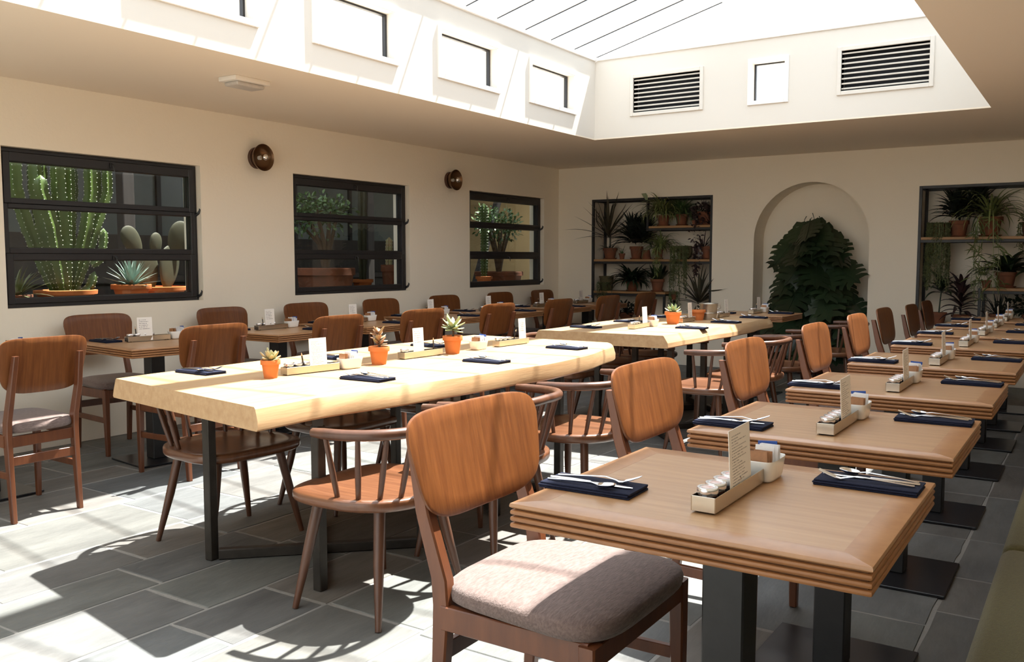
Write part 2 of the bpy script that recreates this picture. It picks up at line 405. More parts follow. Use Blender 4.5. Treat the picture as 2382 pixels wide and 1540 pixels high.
bm = B(); box(bm, WX1, WX1 + .14, WY0 - .14, WY1 + .14, ZC + .012, WT); struct('wall_well_right', bm, 'well')
bm = B(); box(bm, WX0, WX1, WY0 - .14, WY0, ZC + .012, WT); struct('wall_well_front', bm, 'well')
# capping strips on the well walls
bm = B(); box(bm, WX0 - .14, WX0 + .018, WY0, WY1, WT, WT + .035, .004); struct('trim_1', bm, 'white')
bm = B(); box(bm, WX0 + .018, WX1, WY1 - .018, WY1 + .14, WT, WT + .035, .004); struct('trim_2', bm, 'white')
# clerestory windows of the well
def frame_x(bm, x0, x1, ya, yb, za, zb, wdt, bev=.003):
    box(bm, x0, x1, ya - wdt, ya, za - wdt, zb + wdt, bev); box(bm, x0, x1, yb, yb + wdt, za - wdt, zb + wdt, bev)
    box(bm, x0, x1, ya, yb, za - wdt, za, bev); box(bm, x0, x1, ya, yb, zb, zb + wdt, bev)
def frame_y(bm, y0, y1, xa, xb, za, zb, wdt, bev=.003):
    box(bm, xa - wdt, xa, y0, y1, za - wdt, zb + wdt, bev); box(bm, xb, xb + wdt, y0, y1, za - wdt, zb + wdt, bev)
    box(bm, xa, xb, y0, y1, za - wdt, za, bev); box(bm, xa, xb, y0, y1, zb, zb + wdt, bev)
wn = 3
for ya, yb, za, zb in CW:
    wn += 1
    r = structroot('window_%d' % wn, (WX0, ya, za))
    def loc(o): o.matrix_parent_inverse = Matrix.Translation((-WX0, -ya, -za))
    bm = B(); frame_x(bm, WX0 - .002, WX0 + .016, ya, yb, za, zb, .038); loc(fin(bm, 'frame', 'white', r, 30))
    bm = B(); frame_x(bm, WX0 - .10, WX0 - .07, ya + .016, yb - .016, za + .014, zb - .014, .016, 0); loc(fin(bm, 'sash', 'black', r, 30))
    bm = B(); box(bm, WX0 - .088, WX0 - .082, ya + .016, yb - .016, za + .014, zb - .014); loc(fin(bm, 'pane', 'roofglass', r, None))
wn += 1
r = structroot('window_%d' % wn, (WB[0], WY1, WB[2]))
def loc(o): o.matrix_parent_inverse = Matrix.Translation((-WB[0], -WY1, -WB[2]))
bm = B(); frame_y(bm, WY1 - .016, WY1 + .002, *WB, .036); loc(fin(bm, 'frame', 'white', r, 30))
bm = B(); frame_y(bm, WY1 + .07, WY1 + .10, WB[0] + .014, WB[1] - .014, WB[2] + .012, WB[3] - .012, .014, 0); loc(fin(bm, 'sash', 'black', r, 30))
bm = B(); box(bm, WB[0] + .014, WB[1] - .014, WY1 + .082, WY1 + .088, WB[2] + .012, WB[3] - .012); loc(fin(bm, 'pane', 'roofglass', r, None))
# louvred vents
for i, (xa, xb, za, zb) in enumerate(VENT):
    lab = ('white louvred wall vent at the inner corner of the light well', 'white louvred wall vent nearer the bench side of the light well')[i]
    r = thing('vent_grille', lab, 'vent', (xa, WY1, za), group='vents in the light well')
    def loc(o): o.matrix_parent_inverse = Matrix.Translation((-xa, -WY1, -za)); return o
    bm = B(); frame_y(bm, WY1 - .016, WY1 + .10, xa, xb, za, zb, .034); loc(fin(bm, 'frame', 'well', r, 30))
    bm = B(); box(bm, xa, xb, WY1 + .105, WY1 + .13, za, zb); loc(fin(bm, 'duct', 'void', r, None))
    n = 8
    for k in range(n):
        z = za + (zb - za) * (k + .55) / n
        bm = B(); beam(bm, (xa, WY1 + .02, z), (xb, WY1 + .02, z), .020, .013, up=(0, -.25, 1)); loc(fin(bm, 'slat', 'well', r, None))
# glazed roof
RX, RZ, EZ = -2.80, 3.672, 3.285
rf = structroot('roof', (RX, 3, RZ))
def loc(o): o.matrix_parent_inverse = Matrix.Translation((-RX, -3, -RZ)); return o
bm = B(); box(bm, RX - .10, RX + .10, WY0 - .1, WY1 + .12, RZ - .11, RZ + .05, .01); loc(fin(bm, 'ridge_beam', 'white', rf, 30))
ys = [8.02 - .4355 * k for k in range(21)]
RE = WX1 + .03
for k, y in enumerate(ys):
    for x0 in (WX0, RE):
        bm = B(); beam(bm, (x0, y, EZ + .012), (RX, y, RZ + .012), .011, .018); loc(fin(bm, 'rafter', 'white', rf, None))
        bm = B(); beam(bm, (x0, y + .001, EZ - .001), (RX, y + .001, RZ - .001), .006, .007); loc(fin(bm, 'gasket', 'black', rf, None))
        if k:
            bm = B(); beam(bm, (x0, y + .218, EZ + .045), (RX, y + .218, RZ + .045), .40, .006); loc(fin(bm, 'pane', 'roofglass', rf, None))
for x in (-3.62, -3.10, -2.535, -1.945, -1.36):
    zt = EZ + (RZ - EZ) * ((x - WX0) / (RX - WX0) if x < RX else (RE - x) / (RE - RX))
    bm = B(); box(bm, x - .02, x + .02, WY1 + .04, WY1 + .08, WT + .03, zt, .004); loc(fin(bm, 'mullion', 'white', rf, 30))
gx = [WX0, -3.62, -3.10, -2.80, -2.535, -1.945, -1.36, RE]
def gz(x): return EZ + (RZ - EZ) * ((x - WX0) / (RX - WX0) if x <= RX else (RE - x) / (RE - RX))
for a, b in zip(gx, gx[1:]):
    bm = B(); y0 = WY1 + .058
    A = [Vector((a, y0, WT + .03)), Vector((b, y0, WT + .03)), Vector((b, y0, gz(b))), Vector((a, y0, gz(a)))]
    loft(bm, [A, [p + Vector((0, .006, 0)) for p in A]]); loc(fin(bm, 'gable_pane', 'roofglass', rf, None))
# the three garden windows of the left wall
for i, (ya, yb, za, zb) in enumerate(WIN):
    r = structroot('window_%d' % (i + 1), (XL - .09, ya, za))
    def loc(o): o.matrix_parent_inverse = Matrix.Translation((-(XL - .09), -ya, -za)); return o
    x1, x0 = XL - .055, XL - .125
    H = zb - za; wl = .05
    bm = B(); frame_x(bm, x0, x1, ya + .028, yb - .028, za + .028, zb - .03, .028); loc(fin(bm, 'frame', 'black', r, 30))
    zz = [za + .028, za + .028 + (H - .058) * .335, za + .028 + (H - .058) * .665, zb - .03]
    for k in range(3):
        za_, zb_ = zz[k], zz[k + 1]
        side = .048 if k != 1 else .03
        t0, t1 = ((.036, .046), (.036, .032), (.034, .062))[k]
        bm = B(); xx0, xx1 = (x0 + .006, x1 + .012) if k != 1 else (x0 + .004, x1 + .002)
        box(bm, xx0, xx1, ya + .028, ya + .028 + side, za_, zb_, .003); box(bm, xx0, xx1, yb - .028 - side, yb - .028, za_, zb_, .003)
        box(bm, xx0, xx1, ya + .028 + side, yb - .028 - side, za_, za_ + t0, .003); box(bm, xx0, xx1, ya + .028 + side, yb - .028 - side, zb_ - t1, zb_, .003)
        sash = loc(fin(bm, 'sash', 'black', r, 30))
        bm = B(); box(bm, x0 + .03, x0 + .036, ya + .028 + side, yb - .028 - side, za_ + t0, zb_ - t1); fin(bm, 'pane', 'glass', sash, None)
        bm = B(); e = .004; frame_x(bm, x0 + .036, x0 + .044, ya + .028 + side + e, yb - .028 - side - e, za_ + t0 + e, zb_ - t1 - e, e, 0); fin(bm, 'glazing_bead', 'rawsteel', sash, None)
        if k != 1:
            ym = ya + (yb - ya) * .52; bm = B()
            box(bm, xx1, xx1 + .012, ym - .012, ym + .012, zb_ - .05, zb_ - .012, .003); tube(bm, [(xx1 + .012, ym, zb_ - .02), (xx1 + .03, ym + .003, zb_ - .03), (xx1 + .032, ym + .008, zb_ - .075)], [.006, .006, .004], 8)
            fin(bm, 'handle', 'black', sash, 40)
    for z in (zz[2] - .01, zz[0] + .01):
        bm = B(); tube(bm, [(x1 - .02, yb - .012, z - .02), (x1 + .03, yb - .006, z + .005), (x1 + .04, yb + .002, z + .03), (x1 + .025, yb + .008, z + .045)], [.012, .011, .009, .006], 8)
        loc(fin(bm, 'window_stay', 'black', r, 40))
# ------------------------------------------------------------------ floor of riven stone slabs
fl = B(); box(fl, XL - .25, XR + .2, YF - .2, YB + .5, -.12, -.004)
floor = struct('floor', fl, 'mortar')
xs = [-6.03, -5.62, -5.16, -4.87, -4.33, -3.765, -3.415, -3.105, -2.73, -2.395, -1.93, -1.50, -1.16, -.76, -.46, -.10, .45]
RN.seed(5)
for a, b in zip(xs, xs[1:]):
    y = .7 + RN.uniform(0, .5)
    if a == -3.765: y = .95
    while y < YB + .3:
        ln = RN.choice((.43, .58, .62, .74, .9)) * (1.25 if y > 6.5 else 1.0)
        y1 = min(y + ln, YB + .45)
        j = .006; dz = RN.uniform(-.0015, .0015); tl = RN.uniform(-.0012, .0012)
        bm = B(); xa, xb, ya, yb = a + j + RN.uniform(-.003, .003), b - j + RN.uniform(-.003, .003), y + j, y1 - j
        top = []
        nx, ny = 3, 4
        for ii in range(nx): top.append((xa + (xb - xa) * ii / nx, ya + RN.uniform(-.004, .004)))
        for ii in range(ny): top.append((xb + RN.uniform(-.004, .004), ya + (yb - ya) * ii / ny))
        for ii in range(nx): top.append((xb - (xb - xa) * ii / nx, yb + RN.uniform(-.004, .004)))
        for ii in range(ny): top.append((xa + RN.uniform(-.004, .004), yb - (yb - ya) * ii / ny))
        cxm, cym = (xa + xb) / 2, (ya + yb) / 2
        def rg(s, z): return [Vector((cxm + (px - cxm) * s, cym + (py - cym) * s, z)) for px, py in top]
        rgs = [rg(1.0, -.03), rg(1.0, -.006 + dz), rg(.985, -.0015 + dz)]
        loft(bm, rgs); fin(bm, 'stone_slab', 'stone', floor, 20)
        y = y1
# ------------------------------------------------------------------ the planted yard beyond the left wall
bm = B(); box(bm, -12, XL - .22, -2, 14, -.15, -.02); struct('ground_yard', bm, 'yard')
bm = B(); box(bm, -7.45, XL - .22, 1.0, 11.4, .0, .925, .01); struct('trim_3', bm, 'ledge')
bm = B(); box(bm, -12, XL - .22, 11.75, 11.95, 0, 3.2); struct('wall_yard_end', bm, 'yellowwall')
bm = B(); box(bm, -12, XL - .22, -1.2, -1.0, 0, 3.2); struct('wall_yard_near', bm, 'darkwall')
bm = B(); box(bm, -10.2, -10.0, -1, 11.75, 0, 1.6); box(bm, -10.2, -10.0, -1, 11.75, 2.45, 3.2); struct('wall_yard_far', bm, 'darkwall')
bm = B(); box(bm, -12, -7.75, -1, 11.75, 2.72, 2.85); box(bm, -7.75, -6.30, 6.5, 9.25, 2.72, 2.85); box(bm, -7.75, -6.30, 10.3, 11.75, 2.72, 2.85); struct('ceiling_added_canopy', bm, 'darkwall')  # unseen canopy, added to darken the yard; strips and gap shape the sun
yw = structroot('window_11', (-10.1, 5, 1.6))
def loc(o): o.matrix_parent_inverse = Matrix.Translation((10.1, -5, -1.6)); return o
y = -1.0
while y < 11.7:
    bm = B(); box(bm, -10.08, -10.06, y + .03, y + 1.13, 1.6, 2.45); loc(fin(bm, 'pane', 'greypane', yw, None))
    bm = B(); box(bm, -10.11, -10.02, y - .03, y + .03, 1.6, 2.45); loc(fin(bm, 'mullion', 'black', yw, None))
    y += 1.16
bm = B(); box(bm, -9.9, -9.35, .5, 11.0, 1.02, 1.1, .01); box(bm, -9.85, -9.4, .6, 10.9, 0, 1.02)
tag(fin(bm, 'counter', 'darkwall', None, None), 'dark long counter across the yard seen through the garden windows', 'counter')
for y, wh in ((1.9, 'nearest the leftmost garden window'), (5.2, 'behind the middle garden window'), (8.6, 'behind the farthest garden window')):
    bm = B(); box(bm, -7.9, -7.78, y - .06, y + .06, 0, 2.72, .006)
    tag(fin(bm, 'canopy_post', 'darkwall', None, None), 'dark timber canopy post ' + wh, 'post', 'posts of the yard canopy')
bm = B(); beam(bm, (-7.42, 10.35, .9), (-7.42, 11.2, 2.7), .09, .09)
tag(fin(bm, 'timber_brace', 'darkwall', None, None), 'dark diagonal timber brace in front of the ochre yard wall', 'brace')

# ------------------------------------------------------------------ upholstered chair (faces +x)
def make_chair():
    t = thing('upholstered_chair', '', 'chair')
    out = []
    for k in range(44):
        x, y = sup(2 * PI * k / 44, .235, .225, 4.6); out.append((x, y * (1.0 + .10 * (x / .235))))
    bm = B(); pad(bm, out, [(.86, .440), (.95, .441), (.99, .447), (1, .458), (1, .468), (.985, .480), (.95, .488), (.85, .494), (.6, .499), (.3, .501), (.06, .501)])
    fin(bm, 'seat', 'fabric', t, 60)
    # curved plywood backrest
    ol = []
    for k in range(52):
        a = 2 * PI * k / 52
        u, v = sup(a, .252, .140, 6.0 if math.sin(a) > 0 else 4.0)
        f = (v + .142) / .284
        ol.append((u * (.88 + .12 * min(1, f * 1.35)) , v + .776))
    def bend(u, v, tt): return Vector((-.232 - .2 * (v - .635) + .32 * u * u + tt, u, v))
    bm = B(); ngon_plate(bm, ol, .013, bend); fin(bm, 'backrest', 'veneer', t, 40)
    for s in (-1, 1):
        y = s * .190
        bm = B(); legbar(bm, [(-.232, y, 0, .030, .026), (-.212, y, .30, .040, .030), (-.205, y, .43, .046, .031), (-.210, y, .50, .046, .031), (-.258, y, .66, .040, .030), (-.298, y * .96, .832, .028, .029)]); fin(bm, 'leg', 'chair', t, 30)
        y = s * .212
        bm = B(); legbar(bm, [(.200, y, 0, .026, .026), (.196, y, .30, .036, .034), (.194, y, .440, .040, .038)]); fin(bm, 'leg', 'chair', t, 30)
        bm = B(); beam(bm, (-.20, s * .198, .405), (.195, s * .212, .415), .022, .062); fin(bm, 'side_rail', 'chair', t, 30)
        bm = B(); beam(bm, (-.212, s * .196, .235), (.196, s * .212, .235), .018, .034); fin(bm, 'stretcher', 'chair', t, 30)
    bm = B(); beam(bm, (.198, -.20, .41), (.198, .20, .41), .022, .055); fin(bm, 'front_rail', 'chair', t, 30)
    bm = B(); beam(bm, (-.205, -.19, .40), (-.205, .19, .40), .022, .055); fin(bm, 'rear_rail', 'chair', t, 30)
    bm = B(); beam(bm, (-.214, -.19, .305), (-.214, .19, .305), .018, .046); fin(bm, 'rear_stretcher', 'chair', t, 30)
    return t
chair = make_chair()

# ------------------------------------------------------------------ spindle-back armchair (faces +x)
def make_spindle():
    t = thing('spindle_chair', '', 'chair')
    out = []
    for k in range(56):
        a = 2 * PI * k / 56
        if math.cos(a) >= 0: out.append(sup(a, .255, .285, 4.0))
        else: out.append(sup(a, .275, .285, 2.25))
    bm = B(); pad(bm, out, [(.84, .408), (.95, .410), (.985, .416), (1, .424), (1, .444), (.990, .450), (.965, .4535), (.86, .4535), (.82, .452), (.76, .446), (.62, .441), (.35, .439), (.06, .440)])
    fin(bm, 'seat', 'seatwood', t, 50)
    R_ = []
    for k in range(31):
        f = k / 30 * 2 - 1; a = f * PI / 2
        x = -.285 + .285 * (1 - math.cos(a)) ** 1.25 + .05 * abs(f) ** 6; y = .315 * math.sin(a) if abs(f) < .999 else .315 * f
        R_.append(Vector((x - .02, y, .692 + .012 * (1 - abs(f)))))
    rad = [.0200] * 31; rad[0] = rad[-1] = .0165
    bm = B(); tube(bm, R_, rad, 10); fin(bm, 'arm_rail', 'windsor', t, 60)
    for k in range(10):
        f = -.93 + 1.86 * k / 9
        i = (f + 1) / 2 * 30; p = R_[int(i)].lerp(R_[min(30, int(i) + 1)], i - int(i))
        a = PI - f * 1.62
        q = sup(a, .275, .285, 2.25) if math.cos(a) < 0 else sup(a, .255, .285, 4.0)
        b = Vector((q[0] * .87, q[1] * .87, .447))
        bm = B(); tube(bm, [b, b.lerp(p, .4), p], [.0095, .0115, .0085], 8); fin(bm, 'spindle', 'windsor', t, 60)
    for sx in (-1, 1):
        for s in (-1, 1):
            bm = B(); tube(bm, [(sx * .145, s * .165, .422), (sx * .172, s * .205, .22), (sx * .203 - .004, s * .252, .0)], [.0215, .0195, .0115], 10); fin(bm, 'leg', 'windsor', t, 60)
    return t
spindle = make_spindle()

# ------------------------------------------------------------------ square pedestal table
ZT = .78
def make_table(name='square_table', sx=.74, sy=.66, zt=ZT, pl=.225):
    t = thing(name, '', 'table')
    a, b, e = sx / 2, sy / 2, .062
    bm = B(); box(bm, -a + e, a - e, -b + e, b - e, zt - .0115, zt - .0002); fin(bm, 'veneer_panel', 'oak', t, None)
    for (p, q, r_, s_) in (((-a, -b), (a, -b), (a - e, -b + e), (-a + e, -b + e)), ((a, -b), (a, b), (a - e, b - e), (a - e, -b + e)), ((a, b), (-a, b), (-a + e, b - e), (a - e, b - e)), ((-a, b), (-a, -b), (-a + e, -b + e), (-a + e, b - e))):
        bm = B()
        def in_(pt, d): return (pt[0] - math.copysign(d, pt[0]), pt[1] - math.copysign(d, pt[1]))
        prof = [(in_(p, .004), in_(q, .004), zt - .0118), (p, q, zt - .0085), (p, q, zt - .0045), (in_(p, .0012), in_(q, .0012), zt - .0012), (in_(p, .0045), in_(q, .0045), zt)]
        rings = [[Vector((*u_, z)), Vector((*v_, z)), Vector((*r_, z)), Vector((*s_, z))] for u_, v_, z in prof]
        loft(bm, rings); fin(bm, 'edge_band', 'oakband', t, 25)
    for k in range(3):
        z1 = zt - .0152 - k * .0142; z0 = z1 - .0108
        bm = B(); box(bm, -a, a, -b, b, z0, z1, .0046, 2); fin(bm, 'edge_layer', 'ply', t, 30)
    bm = B(); box(bm, -a + .009, a - .009, -b + .009, b - .009, zt - .0535, zt - .0125); fin(bm, 'core_board', 'plycore', t, None)
    bm = B(); box(bm, -.048, .048, -.048, .048, .012, zt - .061, .004); fin(bm, 'pedestal', 'steel', t, 30)
    bm = B(); box(bm, -pl, pl, -pl, pl, .0, .012, .002); fin(bm, 'base_plate', 'plate', t, 30)
    bm = B(); box(bm, -.17, .17, -.17, .17, zt - .061, zt - .054); fin(bm, 'top_plate', 'steel', t, None)
    return t
table = make_table()
near_table = make_table('square_table', .738, .69)
window_table = make_table('square_table', .755, .675, .765, .205)

ORD = ['nearest', 'second-nearest', 'third-nearest', 'fourth-nearest', 'fourth-farthest', 'third-farthest', 'second-farthest', 'farthest']
TX = -.667
RY = [1.915, 2.89, 3.92, 4.975, 6.09, 7.03, 7.86, 8.75]
RT = []
for i, y in enumerate(RY):
    p = near_table if i == 0 else table
    o = put(p, (TX, y, 0), 0, '%s square oak table in the row along the green bench' % ORD[i], 'square tables along the green bench')
    RT.append((TX, y, 0, ZT, '%s bench-row table' % ORD[i]))
LT = []
LY = [2.48, 3.55, 4.69, 5.57, 6.66, 7.62, 8.68, 9.6]
LX = [-5.1, -5.10, -5.2, -5.17, -5.2, -5.2, -5.2, -5.2]
for i, y in enumerate(LY):
    rz = math.radians(-7) if i == 1 else 0
    put(window_table, (LX[i], y, 0), rz, '%s square oak table in the row under the garden windows' % ORD[i], 'square tables under the garden windows')
    LT.append((LX[i], y, rz, ZT - .015, '%s window-row table' % ORD[i]))
put(table, (-2.76, 8.46, 0), 0, 'square oak table between the far slab table and the arched niche', 'square tables', scale=(1.0, 1.0, 1))
FT = (-2.76, 8.46, 0, ZT, 'table before the arched niche')

# chairs
CY = [1.965, 3.07, 4.20, 5.46, 6.57, 7.52, 8.62, 9.46]
for i, y in enumerate(CY):
    sc = (1.08, 1.18, 1.0) if i < 2 else (1.08, 1.14, 1.0) if i < 6 else (1.0, 1.12, .98)
    put(chair, (-1.124, y, 0), 0, '%s upholstered chair facing the green bench across a square table' % ORD[i], 'upholstered chairs facing the bench', scale=sc)
for i, y in enumerate([2.44, 3.475, 4.52, 5.445, 6.49, 7.55, 8.60, 9.55]):
    put(chair, (-4.655, y, 0), PI, '%s upholstered chair with its back to the long slab tables' % ORD[i], 'upholstered chairs facing the garden windows', scale=(1, .90 if i == 0 else .98 if i < 3 else 1.06, 1))
for i, y in enumerate([2.48, 3.635, 4.72, 5.63, 6.62, 7.64, 8.71, 9.66]):
    put(chair, (-5.615, y, 0), math.radians(-4) if i == 1 else 0, '%s upholstered chair standing against the garden window wall' % ORD[i], 'upholstered chairs against the window wall', scale=(1, .98 if i < 3 else 1.05, 1))
SR = [(-2.265, 2.53), (-2.26, 3.235), (-2.215, 3.98), (-2.21, 5.82), (-2.20, 6.57), (-2.17, 7.28)]
SN = ['first', 'second', 'third']
for i, (x, y) in enumerate(SR):
    put(spindle, (x, y, 0), PI + RN.uniform(-.05, .05), '%s spindle chair along the bench side of the %s slab table' % (SN[i % 3], 'near' if i < 3 else 'far'), 'spindle chairs at the slab tables')
SL = [(-3.37, 2.73), (-3.39, 3.48), (-3.40, 4.25), (-3.44, 5.98), (-3.44, 6.75), (-3.44, 7.45)]
for i, (x, y) in enumerate(SL):
    put(spindle, (x, y, 0), RN.uniform(-.05, .05) + (-.10 if i == 0 else 0), '%s spindle chair along the window side of the %s slab table' % (SN[i % 3], 'near' if i < 3 else 'far'), 'spindle chairs at the slab tables')
put(spindle, (-2.07, 8.62, 0), PI + .1, 'spindle chair at the table in front of the arched niche', 'spindle chairs at the slab tables')

# ------------------------------------------------------------------ the two long slab tables
ZS = .785
def slab(name, label, xl, xr, y0l, y0r, y1, seed, bulge, legs, slant):
    t = thing(name, label, 'table', ((xl + xr) / 2, (y0l + y1) / 2, 0), group='long live-edge slab tables')
    inv = Matrix.Translation((-(xl + xr) / 2, -(y0l + y1) / 2, 0))
    r = random.Random(seed); ph = [r.uniform(0, 6) for _ in range(8)]
    def wob(y, k): return .019 * math.sin(2.1 * y + ph[k]) + .010 * math.sin(5.3 * y + ph[k + 1]) + .005 * math.sin(11.7 * y + ph[k + 2])
    bm = B(); rings = []; n = 46; zb = ZS - .086
    for k in range(n + 1):
        f = k / n
        L_ = xl + wob(f * (y1 - y0l), 0); R_ = xr + wob(f * (y1 - y0r), 3) + bulge * math.sin(f * PI * .86) ** 2
        if f > .9: R_ -= .12 * ((f - .9) / .1) ** 2 * (1 if bulge > .05 else .5)
        ylo = lambda x: (y0l + (y0r - y0l) * (x - xl) / (xr - xl)) * (1 - f) + y1 * f
        s = slant * (1 + .5 * math.sin(7 * f + ph[6]))
        e = .007; ring = []
        for x, z in ((L_ + .03 + e, ZS), (L_ + .03, ZS - e), (L_ + .012, ZS - .045), (L_, zb + e), (L_ + e, zb), (R_ + s - e, zb), (R_ + s, zb + e), (R_ + s * .75 + .004, ZS - .05), (R_, ZS - e), (R_ - e, ZS)):
            ring.append(Vector((x, ylo(x), z)))
        rings.append(ring)
    loft(bm, rings)
    o = fin(bm, 'slab_top', 'slab', t, 24); o.matrix_parent_inverse = inv
    for (lx0, lx1, ly) in legs:
        q = []
        ly1 = ly + .64
        f_ = bpy.data.objects.new('leg_frame', None); COL.objects.link(f_); f_.parent = t; f_.matrix_parent_inverse = inv
        for x in (lx0, lx1):
            for y in (ly, ly1):
                bm = B(); box(bm, x - .021, x + .021, y - .021, y + .021, 0, ZS - .128, .003); fin(bm, 'leg', 'rawsteel', f_, 30)
        for k, (p, q) in enumerate((((lx0, ly), (lx1, ly1)), ((lx1, ly), (lx0, ly1)))):
            p, q = Vector((*p, 0)), Vector((*q, 0)); d = (q - p).normalized() * .03; c = (p + q) / 2
            for z, h_ in ((.0235, .045), (ZS - .1075, .041)):
                if k == 0: segs = [(p + d, q - d)] if z < .1 else [(p - d, q + d)]
                else: segs = [(p + d, c - d), (c + d, q - d)] if z < .1 else [(p - d, c - d), (c + d, q + d)]
                for a_, b_ in segs:
                    bm = B(); beam(bm, a_ + Vector((0, 0, z)), b_ + Vector((0, 0, z)), .042, h_); fin(bm, 'cross_bar', 'rawsteel', f_, 30)
    return t
slab('slab_table', 'near long pale oak slab table with wavy live edge and steel legs', -3.60, -2.43, 2.285, 2.09, 4.95, 3, .13, [(-3.17, -2.515, 2.46), (-3.17, -2.515, 3.68)], .012)
slab('slab_table', 'far long pale oak slab table with slanted edge before the arched niche', -3.46, -2.43, 5.55, 5.59, 7.98, 8, .03, [(-3.10, -2.52, 5.90), (-3.10, -2.52, 7.05)], .035)

# ------------------------------------------------------------------ olive bench
t = thing('green_bench', 'long olive green upholstered bench beside the row of square oak tables', 'bench', (.1, 4, 0))
inv = Matrix.Translation((-.1, -4, 0))
ye = [-.9, .35, 1.62, 2.93, 4.22, 5.5, 6.8, 8.1, 9.4]
for a, b in zip(ye, ye[1:]):
    bm = B(); box(bm, -.205, .30, a + .003, b - .003, .30, .465, .035, 4); o = fin(bm, 'seat_cushion', 'olive', t, 60); o.matrix_parent_inverse = inv
    bm = B(); box(bm, .30, .44, a + .003, b - .003, .44, .95, .03, 3); o = fin(bm, 'back_cushion', 'olive', t, 60); o.matrix_parent_inverse = inv
bm = B(); box(bm, -.185, .44, ye[0], ye[-1], .07, .30, .01); o = fin(bm, 'base', 'olive', t, 30); o.matrix_parent_inverse = inv
bm = B(); box(bm, -.15, .44, ye[0] + .02, ye[-1] - .02, 0, .07); o = fin(bm, 'plinth', 'black', t, None); o.matrix_parent_inverse = inv

# ------------------------------------------------------------------ things laid on the tables
def make_napkin():
    bm = B()
    # folded linen: three soft layers, slightly rolled long edges
    for k, (z0, z1, ex, ey) in enumerate(((0, .0045, 0, 0), (.0045, .009, -.002, .001), (.009, .0135, .001, -.003))):
        box(bm, -.112 + ex, .112 + ex, -.055 - ey, .055 + ey, z0, z1, .0022, 2)
    return tag(fin(bm, 'napkin', 'navy', None, 40), '', 'napkin')
napkin = make_napkin()
def ribbon(bm, pts, th):
    """cutlery: pts = (x, halfwidth, z)"""
    rings = []
    for x, hw, z in pts:
        rings.append([Vector((x, -hw, z)), Vector((x, -hw * .5, z - th * .35)), Vector((x, hw * .5, z - th * .35)), Vector((x, hw, z)), Vector((x, hw * .5, z + th * .65)), Vector((x, -hw * .5, z + th * .65))])
    loft(bm, rings)
def make_fork():
    t = thing('fork', '', 'fork')
    bm = B(); ribbon(bm, [(-.10, .004, .003), (-.095, .006, .003), (-.05, .0045, .006), (.02, .0028, .011), (.045, .004, .006), (.055, .010, .004), (.068, .011, .006)], .0022); fin(bm, 'handle', 'cutlery', t, 50)
    for k in range(4):
        y = -.0092 + .0061 * k; bm = B(); tube(bm, [(.066, y, .006), (.082, y, .011), (.104, y * .9, .020)], [.0018, .0016, .0009], 6); fin(bm, 'tine', 'cutlery', t, 50)
    return t
def make_knife():
    t = thing('knife', '', 'knife')
    bm = B(); ribbon(bm, [(-.105, .004, .002), (-.10, .0065, .002), (-.05, .0055, .003), (.0, .0045, .003)], .004); fin(bm, 'handle', 'cutlery', t, 50)
    bm = B(); ribbon(bm, [(.0, .0045, .003), (.01, .008, .003), (.06, .0095, .003), (.09, .0075, .003), (.105, .002, .003)], .0014); fin(bm, 'blade', 'cutlery', t, 50)
    return t
def make_spoon():
    t = thing('spoon', '', 'spoon')
    bm = B(); ribbon(bm, [(-.085, .0035, .003), (-.08, .0055, .003), (-.04, .004, .006), (.03, .0026, .010), (.048, .004, .007)], .0022); fin(bm, 'handle', 'cutlery', t, 50)
    bm = B(); rings = []
    ol = [sup(2 * PI * k / 18, .024, .0165, 2.2) for k in range(18)]
    for s, z in ((1, .0105), (.8, .0055), (.45, .003), (.1, .0025)):
        rings.append([Vector((.068 + x * s, y * s, z + .10 * x * s)) for x, y in ol])
    for s, z in ((.1, .0035), (.45, .0042), (.8, .0068), (.96, .0112)):
        rings.append([Vector((.068 + x * s, y * s, z + .10 * x * s)) for x, y in ol])
    R_ = loft(bm, rings, False, False); n = 18
    for i in range(n): bm.faces.new((R_[0][i], R_[0][(i + 1) % n], R_[-1][(i + 1) % n], R_[-1][i]))
    fin(bm, 'bowl', 'cutlery', t, 60)
    return t
fork, knife, spoon = make_fork(), make_knife(), make_spoon()

def make_tray(L_=.325):
    t = thing('condiment_tray', '', 'tray')
    a, b, h = .0265, L_ / 2, .036
    for nm, q in (('long_side', (-a, -a + .0015, -b, b)), ('long_side', (a - .0015, a, -b, b)), ('end', (-a + .0015, a - .0015, -b, -b + .0015)), ('end', (-a + .0015, a - .0015, b - .0015, b))):
        bm = B(); box(bm, *q, .004, h, .0006); fin(bm, nm, 'chrome', t, None)
    bm = B(); box(bm, -a + .002, a - .002, -b + .002, b - .002, .004, .007); fin(bm, 'lining', 'inside', t, None)
    for sy in (-1, 1):
        bm = B(); box(bm, -a + .006, a - .006, sy * (b - .02) - .008, sy * (b - .02) + .008, 0, .004); fin(bm, 'foot', 'inside', t, None)
    return t
tray = make_tray()
def make_jar():
    t = thing('jam_jar', '', 'jar')
    bm = B(); lathe(bm, [(.016, 0), (.0195, .003), (.0205, .012), (.020, .028), (.018, .033)], n=18); fin(bm, 'glass_body', 'jam', t, 50)
    bm = B(); lathe(bm, [(.0212, .031), (.0225, .033), (.0225, .0425), (.0212, .0445), (.0165, .0445), (.0155, .0435), (.002, .0435)], n=24); fin(bm, 'lid', 'lid', t, 40)
    bm = B(); lathe(bm, [(.0125, .0434), (.0125, .0440), (.001, .0441)], n=18); fin(bm, 'lid_label', 'lidprint', t, 40)
    return t
jar = make_jar()
def make_card(name, m, hgt=.15, wdt=.098):
    bm = B(); box(bm, -.0007, .0007, -wdt / 2, wdt / 2, 0, hgt); return tag(fin(bm, name, m, None, None), '', 'menu')
